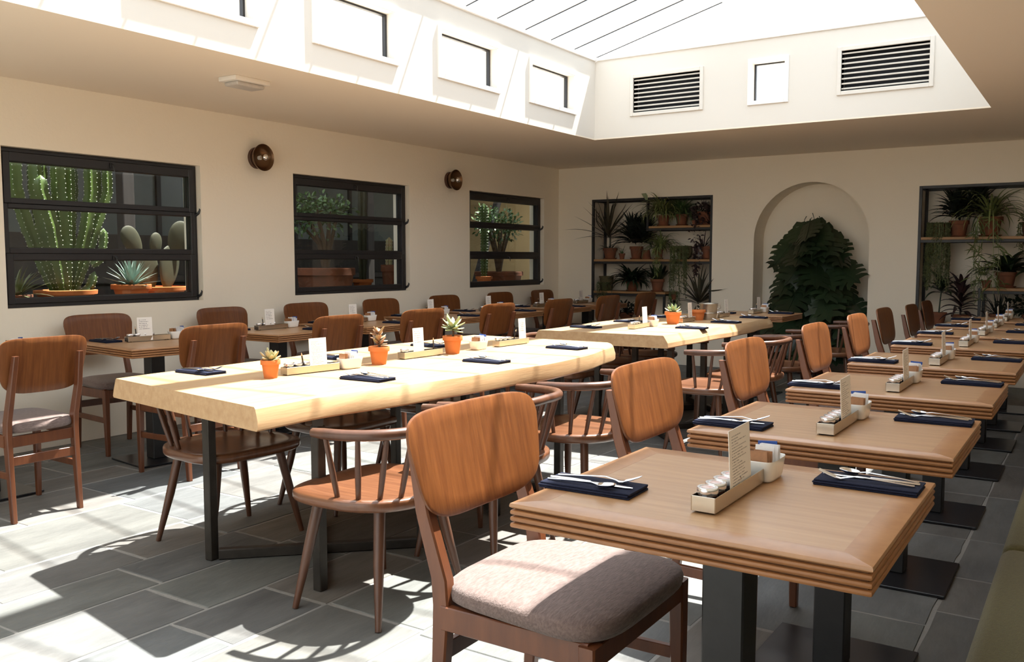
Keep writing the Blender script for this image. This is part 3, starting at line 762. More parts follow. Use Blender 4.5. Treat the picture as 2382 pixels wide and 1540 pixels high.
card_a, card_b = make_card('menu_card', 'card_a'), make_card('menu_card', 'card_b', .15, .085)
def make_pencil():
    t = thing('pencil', '', 'pencil')
    bm = B(); lathe(bm, [(.0036, 0), (.0036, .078)], n=6); fin(bm, 'barrel', 'pencil', t, None)
    bm = B(); lathe(bm, [(.0036, .078), (.0011, .091)], n=8); fin(bm, 'sharpened_wood', 'pencilwood', t, 50)
    bm = B(); lathe(bm, [(.0011, .091), (.0002, .095)], n=6); fin(bm, 'lead', 'pencil', t, 50)
    return t
pencil = make_pencil()
def make_bowl():
    ol = [sup(2 * PI * k / 40, .034, .062, 4.5) for k in range(40)]
    bm = B()
    prof = [(.55, 0), (.80, .002), (.86, .008), (.955, .038), (1.0, .049), (.99, .0515), (.955, .050), (.92, .038), (.80, .010), (.3, .007)]
    pad(bm, ol, prof); return tag(fin(bm, 'sachet_bowl', 'china', None, 60), '', 'bowl')
bowl = make_bowl()
def make_sachet(name, m, w_, h_):
    t = thing(name, '', 'sachet')
    bm = B(); rings = []
    for z, th in ((0, .0006), (.004, .0008), (h_ * .3, .0028), (h_ * .7, .0025), (h_ - .005, .0008), (h_, .0006)):
        rings.append([Vector((-w_ / 2, -th, z)), Vector((w_ / 2, -th, z)), Vector((w_ / 2, th, z)), Vector((-w_ / 2, th, z))])
    loft(bm, rings); fin(bm, 'packet', m, t, 40)
    return t
sw = make_sachet('white_sachet', 'white_sachet', .046, .075)
bm = B(); box(bm, -.0232, .0232, -.0014, .0014, .062, .0752); fin(bm, 'blue_band', 'blue', sw, None)
sb = make_sachet('brown_sachet', 'brown_sachet', .044, .062)
sp_ = make_sachet('plain_sachet', 'white_sachet', .045, .070)

SIDEX = {'bench': .225, 'window': -.225}
def place(x, y, z, cx, cy, rz):
    c, s = math.cos(rz), math.sin(rz)
    return (cx + x * c - y * s, cy + x * s + y * c, z)
def setting(cx, cy, rz, zt, dx, dy, facing, where, jit=.0):
    """a folded napkin with fork, knife and spoon; facing = +1: handles towards -x"""
    j = RN.uniform(-jit, jit); r = rz + j + (0 if facing > 0 else PI)
    p = place(dx, dy, zt, cx, cy, rz)
    put(napkin, p, rz + j, 'navy folded napkin with cutlery, ' + where, 'folded navy napkins')
    zc = zt + .0138; c, s = math.cos(r), math.sin(r)
    def off(a, b): return (p[0] + a * c - b * s, p[1] + a * s + b * c, zc)
    put(knife, off(-.002, -.008), r + RN.uniform(-.04, .04), 'steel knife on the napkin ' + where, 'knives on napkins')
    put(fork, off(-.0, .024), r + .10 + RN.uniform(-.06, .06), 'steel fork on the napkin ' + where, 'forks on napkins')
    put(spoon, off(-.018, -.032), r - .06 + RN.uniform(-.06, .06), 'steel spoon on the napkin ' + where, 'spoons on napkins')
def caddy(cx, cy, rz, zt, x, y0, tname, card, card_at=.5, pen=None, njar=4, bowl_gap=.075, bx=.0, ln=.325, lean=.06, cw=1.0, skip_bowl=False):
    sc = ln / .325
    yc = y0 + ln / 2
    put(tray, place(x, yc, zt, cx, cy, rz), rz, 'brushed steel condiment tray on the ' + tname, 'condiment trays', scale=(1, sc, 1))
    for k in range(njar):
        yy = y0 + .026 + k * .0465
        put(jar, place(x - .0005, yy, zt + .0071, cx, cy, rz), RN.uniform(0, 6), ('first', 'second', 'third', 'fourth')[k] + ' jar from the near end, tray on the ' + tname, 'jam jars on the ' + tname)
    put(card, place(x + .0225, y0 + ln * card_at, zt + .0072, cx, cy, rz), 0, ('printed' if card is card_a else 'handwritten') + ' white menu card standing in the tray on the ' + tname, 'menu cards in the trays', rot=(0, math.radians(-3.2), rz + lean), scale=(1, cw, 1))
    if pen is not None:
        put(pencil, place(x + .008, y0 + ln * pen, zt + .0074, cx, cy, rz), 0, 'short black pencil stuck in the tray on the ' + tname, 'pencils in the trays', rot=(RN.choice((-.28, .22, .12)), .08, rz))
    if not skip_bowl:
        yb_ = y0 + ln + bowl_gap
        put(bowl, place(x + bx, yb_, zt, cx, cy, rz), rz, 'white china sachet bowl on the ' + tname, 'sachet bowls')
        for k in range(3):
            put(sb, place(x + bx + RN.uniform(-.004, .004), yb_ - .043 + k * .0085, zt + .0095, cx, cy, rz), 0, 'brown sugar sachet in the bowl on the ' + tname, 'brown sachets on the ' + tname, rot=(RN.uniform(-.06, .02), RN.uniform(-.08, .08), rz))
        for k in range(6):
            q = sw if k == 5 else sp_
            put(q, place(x + bx + RN.uniform(-.004, .004), yb_ - .012 + k * .0095, zt + .0095, cx, cy, rz), 0, ('blue-topped white sachet in the bowl on the ' if k == 5 else 'plain white sachet in the bowl on the ') + tname, ('blue-topped sachets in the bowls' if k == 5 else 'white sachets on the ' + tname), rot=(RN.uniform(-.03, .08), RN.uniform(-.08, .08), rz))

for i, (x, y, rz, zt, nm) in enumerate(RT):
    yoff = (.235, .175, .14)[min(i, 2)] if False else (-.02, .0, .0)[min(i, 2)]
    setting(x, y, rz, zt, -.275, -.185 + (.045 if i == 0 else 0), 1, 'aisle side of the ' + nm, .05)
    setting(x, y, rz, zt, .245, .225, -1, 'bench side of the ' + nm, .03)
    caddy(x, y, rz, zt, .010, -.20, nm, card_a, .52, None, 4, .045, .014, lean=.03, cw=1.5)
for i, (x, y, rz, zt, nm) in enumerate(LT):
    setting(x, y, rz, zt, -.26, -.19, 1, 'wall side of the ' + nm, .05)
    setting(x, y, rz, zt, .25, .17, -1, 'aisle side of the ' + nm, .05)
    caddy(x, y, rz, zt, -.10 if i != 1 else -.12, -.12, nm, card_b, .40, .22, 4, .07, -.01, ln=.29, lean=-.10 if i == 1 else .05, cw=1.15)
# near slab table
for dy, w_ in ((2.845, 'nearest'), (3.665, 'middle'), (4.475, 'farthest')):
    setting(-2.605 + (.05 if dy > 3 else 0), dy, .0, ZS, 0, 0, 1 if False else -1, '%s on the bench side of the near slab table' % w_, .08)
for dy, w_ in ((2.60, 'nearest'), (3.36, 'middle'), (4.15, 'farthest')):
    setting(-3.395 if dy < 3 else -3.30, dy, .0, ZS, 0, 0, 1, '%s on the window side of the near slab table' % w_, .12)
caddy(-3.01, 2.745, -.15, ZS, 0, 0, 'near slab table, nearest group', card_a, .60, .36, 3, .072, .01, ln=.285, lean=.05, cw=1.0)
caddy(-2.99, 3.52, -.06, ZS, 0, 0, 'near slab table, middle group', card_b, .38, .82, 1, .075, .0, ln=.295, lean=.05, cw=1.0, skip_bowl=True)
caddy(-2.95, 4.33, -.05, ZS, 0, 0, 'near slab table, farthest group', card_b, .80, .52, 3, .072, .0, ln=.30, lean=.05, cw=.9, skip_bowl=True)
put(bowl, (-2.955, 4.16, ZS), 0, 'white china sachet bowl on the near slab table, farthest group', 'sachet bowls')
for k in range(3): put(sb, (-2.955 + RN.uniform(-.004, .004), 4.117 + k * .0085, ZS + .0095), 0, 'brown sugar sachet in the farthest bowl of the near slab table', 'brown sachets in the farthest bowl of the near slab table', rot=(-.05, RN.uniform(-.08, .08), 0))
for k in range(6): put(sw if k == 5 else sp_, (-2.955 + RN.uniform(-.004, .004), 4.148 + k * .0095, ZS + .0095), 0, ('blue-topped' if k == 5 else 'plain') + ' white sachet in the farthest bowl of the near slab table', 'white sachets in the farthest bowl of the near slab table' if k < 5 else 'blue-topped sachets in the bowls', rot=(.04, RN.uniform(-.08, .08), 0))
# far slab table
for dy, w_ in ((6.29, 'nearest'), (7.02, 'middle'), (7.72, 'farthest')):
    setting(-2.52, dy, .0, ZS, 0, 0, -1, '%s on the bench side of the far slab table' % w_, .08)
for dy, w_ in ((5.93, 'nearest'), (6.66, 'middle'), (7.36, 'farthest')):
    setting(-3.22, dy, .0, ZS, 0, 0, 1, '%s on the window side of the far slab table' % w_, .10)
caddy(-2.87, 5.98, .04, ZS, 0, 0, 'far slab table, nearest group', card_a, .70, .42, 3, .065, .02, ln=.31, lean=.03)
caddy(-2.83, 6.80, .04, ZS, 0, 0, 'far slab table, middle group', card_a, .62, None, 3, .30, .02, ln=.31, lean=.03, skip_bowl=True)
caddy(-2.80, 7.56, .03, ZS, 0, 0, 'far slab table, farthest group', card_a, .72, None, 3, .065, .02, ln=.29, lean=.03, skip_bowl=True)
put(bowl, (-2.80, 7.47, ZS), 0, 'white china sachet bowl on the far slab table beside the zinc bucket', 'sachet bowls')
for k in range(3): put(sb, (-2.80 + RN.uniform(-.004, .004), 7.427 + k * .0085, ZS + .0095), 0, 'brown sugar sachet in the bowl beside the zinc bucket', 'brown sachets beside the zinc bucket', rot=(-.05, RN.uniform(-.08, .08), 0))
for k in range(5): put(sp_, (-2.80 + RN.uniform(-.004, .004), 7.458 + k * .0095, ZS + .0095), 0, 'plain white sachet in the bowl beside the zinc bucket', 'white sachets beside the zinc bucket', rot=(.04, RN.uniform(-.08, .08), 0))
# table before the niche
setting(FT[0], FT[1], 0, ZT, -.25, -.16, 1, 'window side of the ' + FT[4], .05)
setting(FT[0], FT[1], 0, ZT, .23, .10, -1, 'bench side of the ' + FT[4], .05)
caddy(FT[0], FT[1], 0, ZT, .0, -.10, FT[4], card_a, .62, .34, 3, .07, .02, ln=.29, lean=.03)

# ------------------------------------------------------------------ plants
def strap(bm, base, az, el, length, width, droop, n=7, fold=.22, peak=.3, twist=0.0):
    p = Vector(base); h = Vector((math.cos(az), math.sin(az), 0)); s = Vector((-math.sin(az), math.cos(az), 0))
    prev = None; ds = length / n
    for k in range(n + 1):
        f = k / n; a = el - droop * f ** 1.3
        d = h * math.cos(a) + Vector((0, 0, math.sin(a))); nn = h * -math.sin(a) + Vector((0, 0, math.cos(a)))
        wv = width * ((.45 + .55 * f / peak) if f < peak else max(.02, 1 - ((f - peak) / (1 - peak)) ** 1.6)) * .5
        ss = (s * math.cos(twist * f) + nn * math.sin(twist * f))
        cur = [bm.verts.new(p - ss * wv + nn * wv * fold * 2), bm.verts.new(p), bm.verts.new(p + ss * wv + nn * wv * fold * 2)]
        if prev:
            bm.faces.new((prev[0], prev[1], cur[1], cur[0])); bm.faces.new((prev[1], prev[2], cur[2], cur[1]))
        prev = cur; p = p + d * ds
    return bm
def rosette(bm, n, l0, l1, w0, w1, e0, e1, d0, d1, base=(0, 0, 0), seed=1, rad=.012, rise=.0, nseg=7, twist=0.0, az0=0, az1=2 * PI):
    r = random.Random(seed)
    for k in range(n):
        az = az0 + (az1 - az0) * (k * .618034 % 1.0) + r.uniform(-.15, .15); f = k / max(1, n - 1)
        el = e0 + (e1 - e0) * f + r.uniform(-.1, .1)
        b = Vector(base) + Vector((math.cos(az) * rad, math.sin(az) * rad, rise * f))
        strap(bm, b, az, el, r.uniform(l0, l1), r.uniform(w0, w1), r.uniform(d0, d1), nseg, twist=r.uniform(-twist, twist))
    return bm
def oval(bm, c, d, nrm, L_, W_):
    d = d.normalized(); s = d.cross(nrm).normalized(); u = s.cross(d)
    pts = [(0, 0, 0), (.3, .8, .06), (.62, 1, .03), (1, 0, -.12), (.62, -1, .03), (.3, -.8, .06)]
    v = [bm.verts.new(Vector(c) + d * (a * L_) + s * (b * W_ / 2) + u * (z * L_)) for a, b, z in pts]
    m = bm.verts.new(Vector(c) + d * (.5 * L_) - u * (.03 * L_))
    for i in range(6): bm.faces.new((v[i], v[(i + 1) % 6], m))
def leafcloud(bm, n, c, rx, ry, rz, L_, W_, seed, shell=.5):
    r = random.Random(seed)
    for k in range(n):
        v = Vector((r.gauss(0, 1), r.gauss(0, 1), r.gauss(0, 1))).normalized(); q = r.uniform(shell, 1) 
        p = Vector((c[0] + v.x * rx * q, c[1] + v.y * ry * q, c[2] + v.z * rz * q))
        d = (v + Vector((r.uniform(-.8, .8), r.uniform(-.8, .8), r.uniform(-.6, .8)))).normalized()
        nr = Vector((r.uniform(-1, 1), r.uniform(-1, 1), 1)).normalized()
        if abs(d.dot(nr)) > .95: nr = Vector((1, 0, 0))
        oval(bm, p, d, nr, L_ * r.uniform(.7, 1.2), W_ * r.uniform(.7, 1.2))
def trail(bm, n, c, rad, length, seed, leafL=.02, leafW=.012, out=.03, front=None, step=.03):
    r = random.Random(seed)
    for k in range(n):
        az = r.uniform(0, 2 * PI) if front is None else r.uniform(*front)
        p = Vector((c[0] + math.cos(az) * rad, c[1] + math.sin(az) * rad, c[2])); L_ = length * r.uniform(.45, 1.0)
        pts = [p]; q = p + Vector((math.cos(az) * out, math.sin(az) * out, .012)); pts.append(q)
        m = max(3, int(L_ / .06))
        for j in range(m):
            q = q + Vector((r.uniform(-.008, .008), r.uniform(-.008, .008), -L_ / m)); pts.append(q.copy())
        tube(bm, pts, .0018, 3, False)
        m2 = int(L_ / step)
        for j in range(m2):
            f = r.uniform(.02, .999) * (len(pts) - 1); i = int(f); b = pts[i].lerp(pts[i + 1], f - i)
            d = Vector((r.uniform(-1, 1), r.uniform(-1, 1), r.uniform(-1.2, .3))).normalized()
            oval(bm, b, d, Vector((r.uniform(-.3, .3), -.6, .8)), leafL * r.uniform(.7, 1.3), leafW)
def potparts(t, r, h, m='oldterra', saucer=True, rim=True, soil=True, z=0.0):
    z0 = z + (.014 if saucer else 0)
    prof = [(r * .66, z0), (r * .68, z0 + .004), (r * .86, z0 + h * .74)] + ([(r * .99, z0 + h * .75), (r, z0 + h * .78), (r, z0 + h * .985), (r * .985, z0 + h)] if rim else [(r, z0 + h * .99), (r * .98, z0 + h)]) + [(r * .90, z0 + h), (r * .86, z0 + h * .86), (.004, z0 + h * .86)]
    bm = B(); lathe(bm, prof, n=28); fin(bm, 'pot', m, t, 35)
    if soil:
        bm = B(); lathe(bm, [(r * .85, z0 + h * .855), (r * .85, z0 + h * .875), (r * .4, z0 + h * .89), (.003, z0 + h * .885)], n=18); fin(bm, 'soil', 'soil', t, 40)
    if saucer:
        bm = B(); lathe(bm, [(r * .80, z), (r * .98, z + .016), (r * .95, z + .018), (r * .84, z + .006), (.01, z + .006)], n=24); fin(bm, 'saucer', m, t, 40)
    return z0 + h * .88
def confine(bm, loc):
    """leaves of the recessed shelves end at the recess, not inside the wall"""
    if loc[1] < YB - .3: return
    S_, d = (S1, .38) if loc[0] < -3 else (S2, .44)
    for v in bm.verts:
        y = v.co.y + loc[1]; x = v.co.x + loc[0]; z = v.co.z + loc[2]
        if y > YB + d - .012: v.co.y = YB + d - .012 - loc[1]; y = YB + d - .012
        if y > YB - .01 or abs(x - loc[0]) > .8:
            x = max(S_[0] + .036, min(S_[1] - .036, x)); z = max(S_[2] + .002, min(S_[3] - .035, z))
            v.co.x = x - loc[0]; v.co.z = z - loc[2]
def potted(name, label, loc, r, h, leaf, fn, group=None, m='oldterra', saucer=True, rz=0, cat='plant', kind='stuff', part='foliage'):
    t = thing(name, label, cat, loc, rz, group)
    zt = potparts(t, r, h, m, saucer)
    bm = B(); fn(bm, zt); confine(bm, loc); o = fin(bm, part, leaf, t, 60)
    if kind: o['kind'] = kind
    return t

YS = YB + .17
# steel and pine shelving in the two recesses
def shelving(label, S_, depth, shelves, posts, yb):
    t = thing('plant_shelving', label, 'shelving', (S_[0], YB, S_[2]), group='plant shelving in the back wall')
    inv = Matrix.Translation((-S_[0], -YB, -S_[2]))
    def P(o): o.matrix_parent_inverse = inv
    e = .030
    for x in (S_[0] + e / 2, S_[1] - e / 2):
        for y in (YB + .012, YB + depth - .03):
            bm = B(); box(bm, x - e / 2, x + e / 2, y - e / 2 + .004, y + e / 2 + .004, S_[2], S_[3] - .001, .002); P(fin(bm, 'post', 'steel', t, None))
    for y in (YB + .012, YB + depth - .03):
        bm = B(); box(bm, S_[0] + e, S_[1] - e, y - e / 2 + .004, y + e / 2 + .004, S_[3] - e, S_[3] - .001, .002); P(fin(bm, 'top_bar', 'steel', t, None))
    for x in (S_[0] + e / 2, S_[1] - e / 2):
        bm = B(); box(bm, x - e / 2, x + e / 2, YB + .03, YB + depth - .04, S_[3] - e, S_[3] - .001, .002); P(fin(bm, 'top_bar', 'steel', t, None))
    for x, y, z0, z1 in posts:
        bm = B(); box(bm, x - .014, x + .014, y - .014, y + .014, z0, z1, .002); P(fin(bm, 'post', 'steel', t, None))
    for x0, x1, z in shelves:
        bm = B(); box(bm, x0, x1, YB + .006, YB + depth - .012, z - .028, z, .003); P(fin(bm, 'shelf_board', 'shelfwood', t, None))
        bm = B(); box(bm, x0, x1, YB + .003, YB + .033, z - .058, z - .0285, .002); P(fin(bm, 'shelf_rail', 'steel', t, None))
        bm = B(); box(bm, x0, x1, YB + depth - .05, YB + depth - .02, z - .058, z - .0285, .002); P(fin(bm, 'shelf_rail', 'steel', t, None))
shelving('black steel and pine plant shelving left of the arched niche', S1, .38, [(-4.735, S1[1] - .03, 1.712), (S1[0] + .03, S1[1] - .03, 1.30), (S1[0] + .03, -4.50, .892)],
         [(-4.75, YB + .016, 1.65, 2.036), (-4.515, YB + .016, .50, .834), (-4.515, YB + .34, .50, .834)], 0)
shelving('black steel and pine plant shelving behind the bench tables', S2, .44, [(S2[0] + .03, S2[1] - .03, 1.532), (-1.0, S2[1] - .03, 1.005)],
         [(-1.02, YB + .016, .60, 1.0), (-1.02, YB + .40, .60, 1.0)], 0)

G1 = 'plants on the shelving left of the niche'
zA, zB, zC = 1.712, 1.30, .892
potted('potted_dracaena', 'spiky bronze dracaena with long thin leaves, far end of the middle shelf', (-5.33, YS - .04, zB), .095, .13, 'bronze_leaf', lambda bm, z: (rosette(bm, 36, .40, .62, .026, .036, .05, 1.5, .05, .6, (0, -.05, z + .14), 3, .015, .08), rosette(bm, 26, .10, .18, .012, .018, .1, 1.0, .6, 1.4, (0, 0, z), 4, .05), tube(bm, [(0, 0, z - .02), (0, 0, z + .2)], .012, 8)), G1)
potted('potted_dark_shrub', 'dense blackish leafy shrub in a terracotta pot on the middle shelf', (-4.97, YS - .01, zB), .088, .15, 'black_leaf', lambda bm, z: (rosette(bm, 75, .20, .34, .040, .055, .1, 1.5, .3, 1.2, (-.05, -.02, z + .06), 5, .03, .14), rosette(bm, 65, .20, .34, .040, .055, .1, 1.5, .3, 1.2, (.12, -.03, z + .06), 6, .03, .12)), G1)
potted('small_potted_plant', 'small terracotta pot with a few sprigs beside the blackish shrub', (-5.13, YS - .10, zB), .042, .075, 'leaf', lambda bm, z: rosette(bm, 9, .06, .13, .008, .012, .5, 1.4, .2, 1.0, (0, 0, z), 7, .01), G1, saucer=False)
t = thing('upturned_pot', 'empty terracotta pot standing upside down on the middle shelf', 'pot', (-4.80, YS - .07, zB), group='pots on the shelving')
bm = B(); lathe(bm, [(.056, 0), (.058, .002), (.058, .026), (.054, .028), (.042, .112), (.038, .116), (.003, .116)], n=26); fin(bm, 'pot', 'oldterra', t, 35)
potted('potted_spider_plant', 'pale spider plant trailing over the edge of the middle shelf', (-4.63, YS - .08, zB), .062, .13, 'spider_leaf', lambda bm, z: (rosette(bm, 80, .22, .40, .014, .020, .2, 1.4, 1.6, 3.0, (.05, -.06, z), 8, .03), trail(bm, 9, (.06, -.10, z), .03, .40, 9, .07, .008, front=(-2.4, -.5), step=.04)), G1)
t = thing('moss_basket', 'mossy hanging basket with a long green beard on the middle shelf', 'plant', (-4.30, YS - .05, zB), group=G1)
bm = B(); lathe(bm, [(.05, 0), (.085, .03), (.10, .09), (.095, .16), (.08, .165), (.07, .12), (.01, .12)], n=22); fin(bm, 'basket', 'moss', t, 60)
bm = B(); trail(bm, 60, (-.03, -.07, .15), .08, .64, 10, .028, .011, front=(-3.0, -.1), step=.022); o = fin(bm, 'strands', 'trail_leaf', t, None, 'stuff')
t = potted('potted_wandering_plant', 'purple trailing plant hanging from a pot at the end of the middle shelf', (-4.01, YS - .03, zB), .09, .145, 'purple_leaf', lambda bm, z: (trail(bm, 12, (-.06, -.05, z + .02), .05, .42, 11, .055, .03, front=(-3.4, -1.2), step=.035), rosette(bm, 16, .12, .30, .012, .02, .5, 1.5, .3, 1.4, (-.06, 0, z), 12, .03), leafcloud(bm, 40, (-.14, -.03, z + .16), .09, .05, .12, .05, .028, 13)), G1)
potted('potted_spider_plant', 'large green spider plant spilling over the near end of the top shelf', (-4.58, YS - .06, zA), .085, .12, 'spider_leaf', lambda bm, z: rosette(bm, 170, .26, .46, .015, .022, .2, 1.5, 1.2, 3.0, (0, -.02, z + .03), 14, .03), G1)
potted('potted_spider_plant', 'smaller arching spider plant in the middle of the top shelf', (-4.36, YS, zA), .08, .13, 'leaf', lambda bm, z: rosette(bm, 130, .20, .38, .013, .018, .2, 1.5, 1.0, 2.8, (0, -.02, z + .02), 15, .03), G1)
potted('potted_wandering_plant', 'wine-red bushy plant in a dark pot at the end of the top shelf', (-4.06, YS - .02, zA), .10, .15, 'purple_leaf', lambda bm, z: (leafcloud(bm, 320, (-.01, -.02, z - .02), .17, .12, .13, .05, .03, 16, .6), trail(bm, 9, (-.06, -.05, z), .07, .26, 17, .04, .022, front=(-3.1, 0), step=.03), trail(bm, 3, (.03, -.05, z), .02, .12, 18), rosette(bm, 7, .12, .2, .008, .012, .8, 1.5, .1, .6, (0, 0, z + .05), 19)), G1)
potted('small_potted_plant', 'tiny terracotta pot at the front of the top shelf', (-4.15, YB + .055, zA), .032, .06, 'leaf', lambda bm, z: leafcloud(bm, 14, (0, 0, z + .012), .02, .02, .012, .02, .012, 20), G1, saucer=False)
t = thing('moss_basket', 'tall mossy pot with a hanging green beard on the lowest shelf', 'plant', (-5.38, YS - .04, zC), group=G1)
bm = B(); lathe(bm, [(.07, 0), (.085, .02), (.088, .16), (.10, .19), (.085, .19), (.07, .15), (.01, .15)], n=22); fin(bm, 'basket', 'moss', t, 60)
bm = B(); trail(bm, 26, (0, -.07, .10), .06, .34, 21, .02, .010, front=(-2.9, -.2), step=.022); fin(bm, 'strands', 'trail_leaf', t, None, 'stuff')
potted('potted_fern', 'broad-leaved green fern-like plant on the lowest shelf', (-5.01, YS - .04, zC), .085, .12, 'dark_leaf', lambda bm, z: (rosette(bm, 75, .24, .36, .042, .056, .1, 1.35, 1.0, 2.1, (0, -.02, z), 22, .03), strap(bm, (0, 0, z), 2.9, 1.0, .36, .05, .9, 8)), G1)
potted('potted_snake_plant', 'short snake plant in a terracotta pot at the end of the lowest shelf', (-4.66, YS - .04, zC), .088, .145, 'dark_leaf', lambda bm, z: rosette(bm, 26, .15, .26, .055, .07, .7, 1.5, .0, .5, (0, 0, z), 23, .045, twist=.5), G1)
potted('potted_dracaena', 'spiky upright dracaena standing on the sill of the recess', (-4.10, YS - .06, S1[2]), .10, .14, 'bronze_leaf', lambda bm, z: (rosette(bm, 32, .32, .48, .030, .040, .15, 1.5, .1, .6, (0, 0, z + .12), 24, .02, .06), tube(bm, [(0, 0, z - .02), (0, 0, z + .18)], .02, 8), rosette(bm, 18, .08, .14, .014, .02, .1, 1.2, .4, 1.2, (-.05, -.03, z), 25)), G1)
potted('potted_trailing_plant', 'small pot of trailing stems hung below the middle shelf', (-4.41, YS - .10, .80), .045, .09, 'leaf', lambda bm, z: trail(bm, 14, (0, 0, z), .035, .26, 26, .035, .014, step=.03), G1, saucer=False)
t = [o for o in COL.objects if o.name.startswith('potted_trailing_plant')][0]
bm = B()
for a in (0, 2.1, 4.2): tube(bm, [(.04 * math.cos(a), .04 * math.sin(a), .085), (0, 0, .30), (0, 0, .445)], .0016, 4)
fin(bm, 'hanging_wire', 'steel', t, None)
potted('potted_dark_shrub', 'low dark plant on the recess sill beneath the lowest shelf', (-5.10, YS - .02, S1[2]), .10, .10, 'black_leaf', lambda bm, z: (leafcloud(bm, 150, (0, 0, z + .05), .24, .10, .10, .06, .03, 27, .4), rosette(bm, 16, .14, .22, .02, .03, .3, 1.3, .5, 1.4, (0, 0, z), 28)), G1)
potted('potted_lavender', 'grey lavender tuft standing beside the sill dracaena', (-3.975, YB + .10, S1[2]), .05, .09, 'lavender', lambda bm, z: rosette(bm, 40, .12, .20, .004, .006, .9, 1.5, 0, .4, (0, 0, z), 29, .02), G1)

G2 = 'plants on the shelving behind the bench tables'
YT = YB + .20; zD = 1.532
t = thing('string_plant', 'pot with a long curtain of trailing string-like stems, end of the upper shelf', 'plant', (-1.445, YT - .06, zD), group=G2)
potparts(t, .085, .13); bm = B(); trail(bm, 120, (0, -.03, .14), .085, .72, 31, .018, .009, front=(-3.3, .2), step=.014, out=.02); fin(bm, 'strands', 'trail_leaf', t, None, 'stuff')
potted('potted_dark_shrub', 'broad blackish shrub in a red-brown pot on the upper shelf', (-1.26, YT, zD), .10, .16, 'black_leaf', lambda bm, z: (rosette(bm, 60, .18, .32, .040, .055, .2, 1.4, .3, 1.3, (-.03, 0, z + .05), 32, .03, .14), rosette(bm, 55, .18, .32, .040, .055, .2, 1.4, .3, 1.3, (.16, 0, z + .09), 33, .03, .12), leafcloud(bm, 90, (.07, 0, z + .16), .20, .12, .10, .07, .035, 34)), G2)
potted('potted_spider_plant', 'large variegated spider plant cascading from the upper shelf', (-.965, YT - .04, zD), .12, .19, 'spider_leaf', lambda bm, z: (rosette(bm, 70, .36, .60, .018, .027, .3, 1.5, 1.5, 3.0, (0, 0, z + .02), 35, .03, nseg=9), trail(bm, 10, (0, -.10, z - .02), .09, .82, 36, .13, .010, front=(-2.8, -.3), step=.05), rosette(bm, 8, .2, .34, .014, .02, 1.0, 1.5, .2, .7, (0, 0, z), 37)), G2)
potted('potted_trailing_plant', 'dull green plant trailing from the upper shelf near the end wall', (-.60, YT - .04, zD), .09, .13, 'trail_leaf', lambda bm, z: (trail(bm, 40, (0, -.02, z), .08, .36, 38, .03, .012, step=.022), leafcloud(bm, 60, (0, 0, z + .06), .12, .1, .08, .04, .02, 39)), G2)
potted('potted_rubber_plant', 'big-leaved dark plant in a pot on the lower shelf', (-.80, YT - .02, 1.005), .10, .15, 'dark_leaf', lambda bm, z: (rosette(bm, 22, .22, .36, .075, .11, .2, 1.35, .9, 1.8, (0, 0, z + .02), 40, .03), rosette(bm, 10, .18, .26, .07, .09, .2, 1.2, .7, 1.4, (.26, 0, z), 41)), G2)
potted('potted_spider_plant', 'feathery spider plant hanging over the end of the lower shelf', (-.97, YT - .12, 1.005), .05, .08, 'spider_leaf', lambda bm, z: (rosette(bm, 70, .10, .24, .005, .008, .0, 1.5, .8, 2.6, (-.04, 0, z + .06), 42, .03), trail(bm, 12, (-.05, -.03, z), .03, .22, 43, .06, .006, step=.03)), G2, saucer=False)
t = potted('potted_cane_plant', 'slender cane plant with few broad leaves in a pale pot on the sill', (-1.42, YT - .02, S2[2]), .082, .12, 'dark_leaf', lambda bm, z: (tube(bm, [(0, 0, z - .02), (.01, 0, z + .16), (.02, 0, z + .27)], [.008, .007, .006], 8), rosette(bm, 15, .18, .28, .055, .075, .1, 1.3, .5, 1.4, (.02, 0, z + .22), 44, .012, .06)), G2)
potted('potted_cordyline', 'purple-black cordyline with drooping pointed leaves on the sill', (-1.215, YT, S2[2]), .09, .10, 'purple_leaf', lambda bm, z: (tube(bm, [(0, 0, z - .02), (0, 0, z + .25)], .010, 8), rosette(bm, 34, .22, .32, .042, .06, .0, 1.3, .8, 1.6, (0, 0, z + .02), 45, .012, .24)), G2)
potted('potted_dracaena', 'dark grassy plant on the sill beneath the lower shelf', (-.86, YT, S2[2]), .09, .12, 'black_leaf', lambda bm, z: (rosette(bm, 50, .16, .30, .010, .018, .3, 1.5, .2, 1.3, (0, 0, z), 46, .03), leafcloud(bm, 70, (.12, 0, z + .08), .14, .1, .09, .05, .025, 47)), G2)
potted('potted_dark_shrub', 'bushy dark plant on the sill close to the end wall', (-.55, YT, S2[2]), .10, .12, 'dark_leaf', lambda bm, z: (leafcloud(bm, 160, (0, 0, z + .12), .22, .12, .15, .07, .035, 48, .3), rosette(bm, 20, .2, .3, .02, .03, .3, 1.4, .5, 1.2, (0, 0, z), 49)), G2)

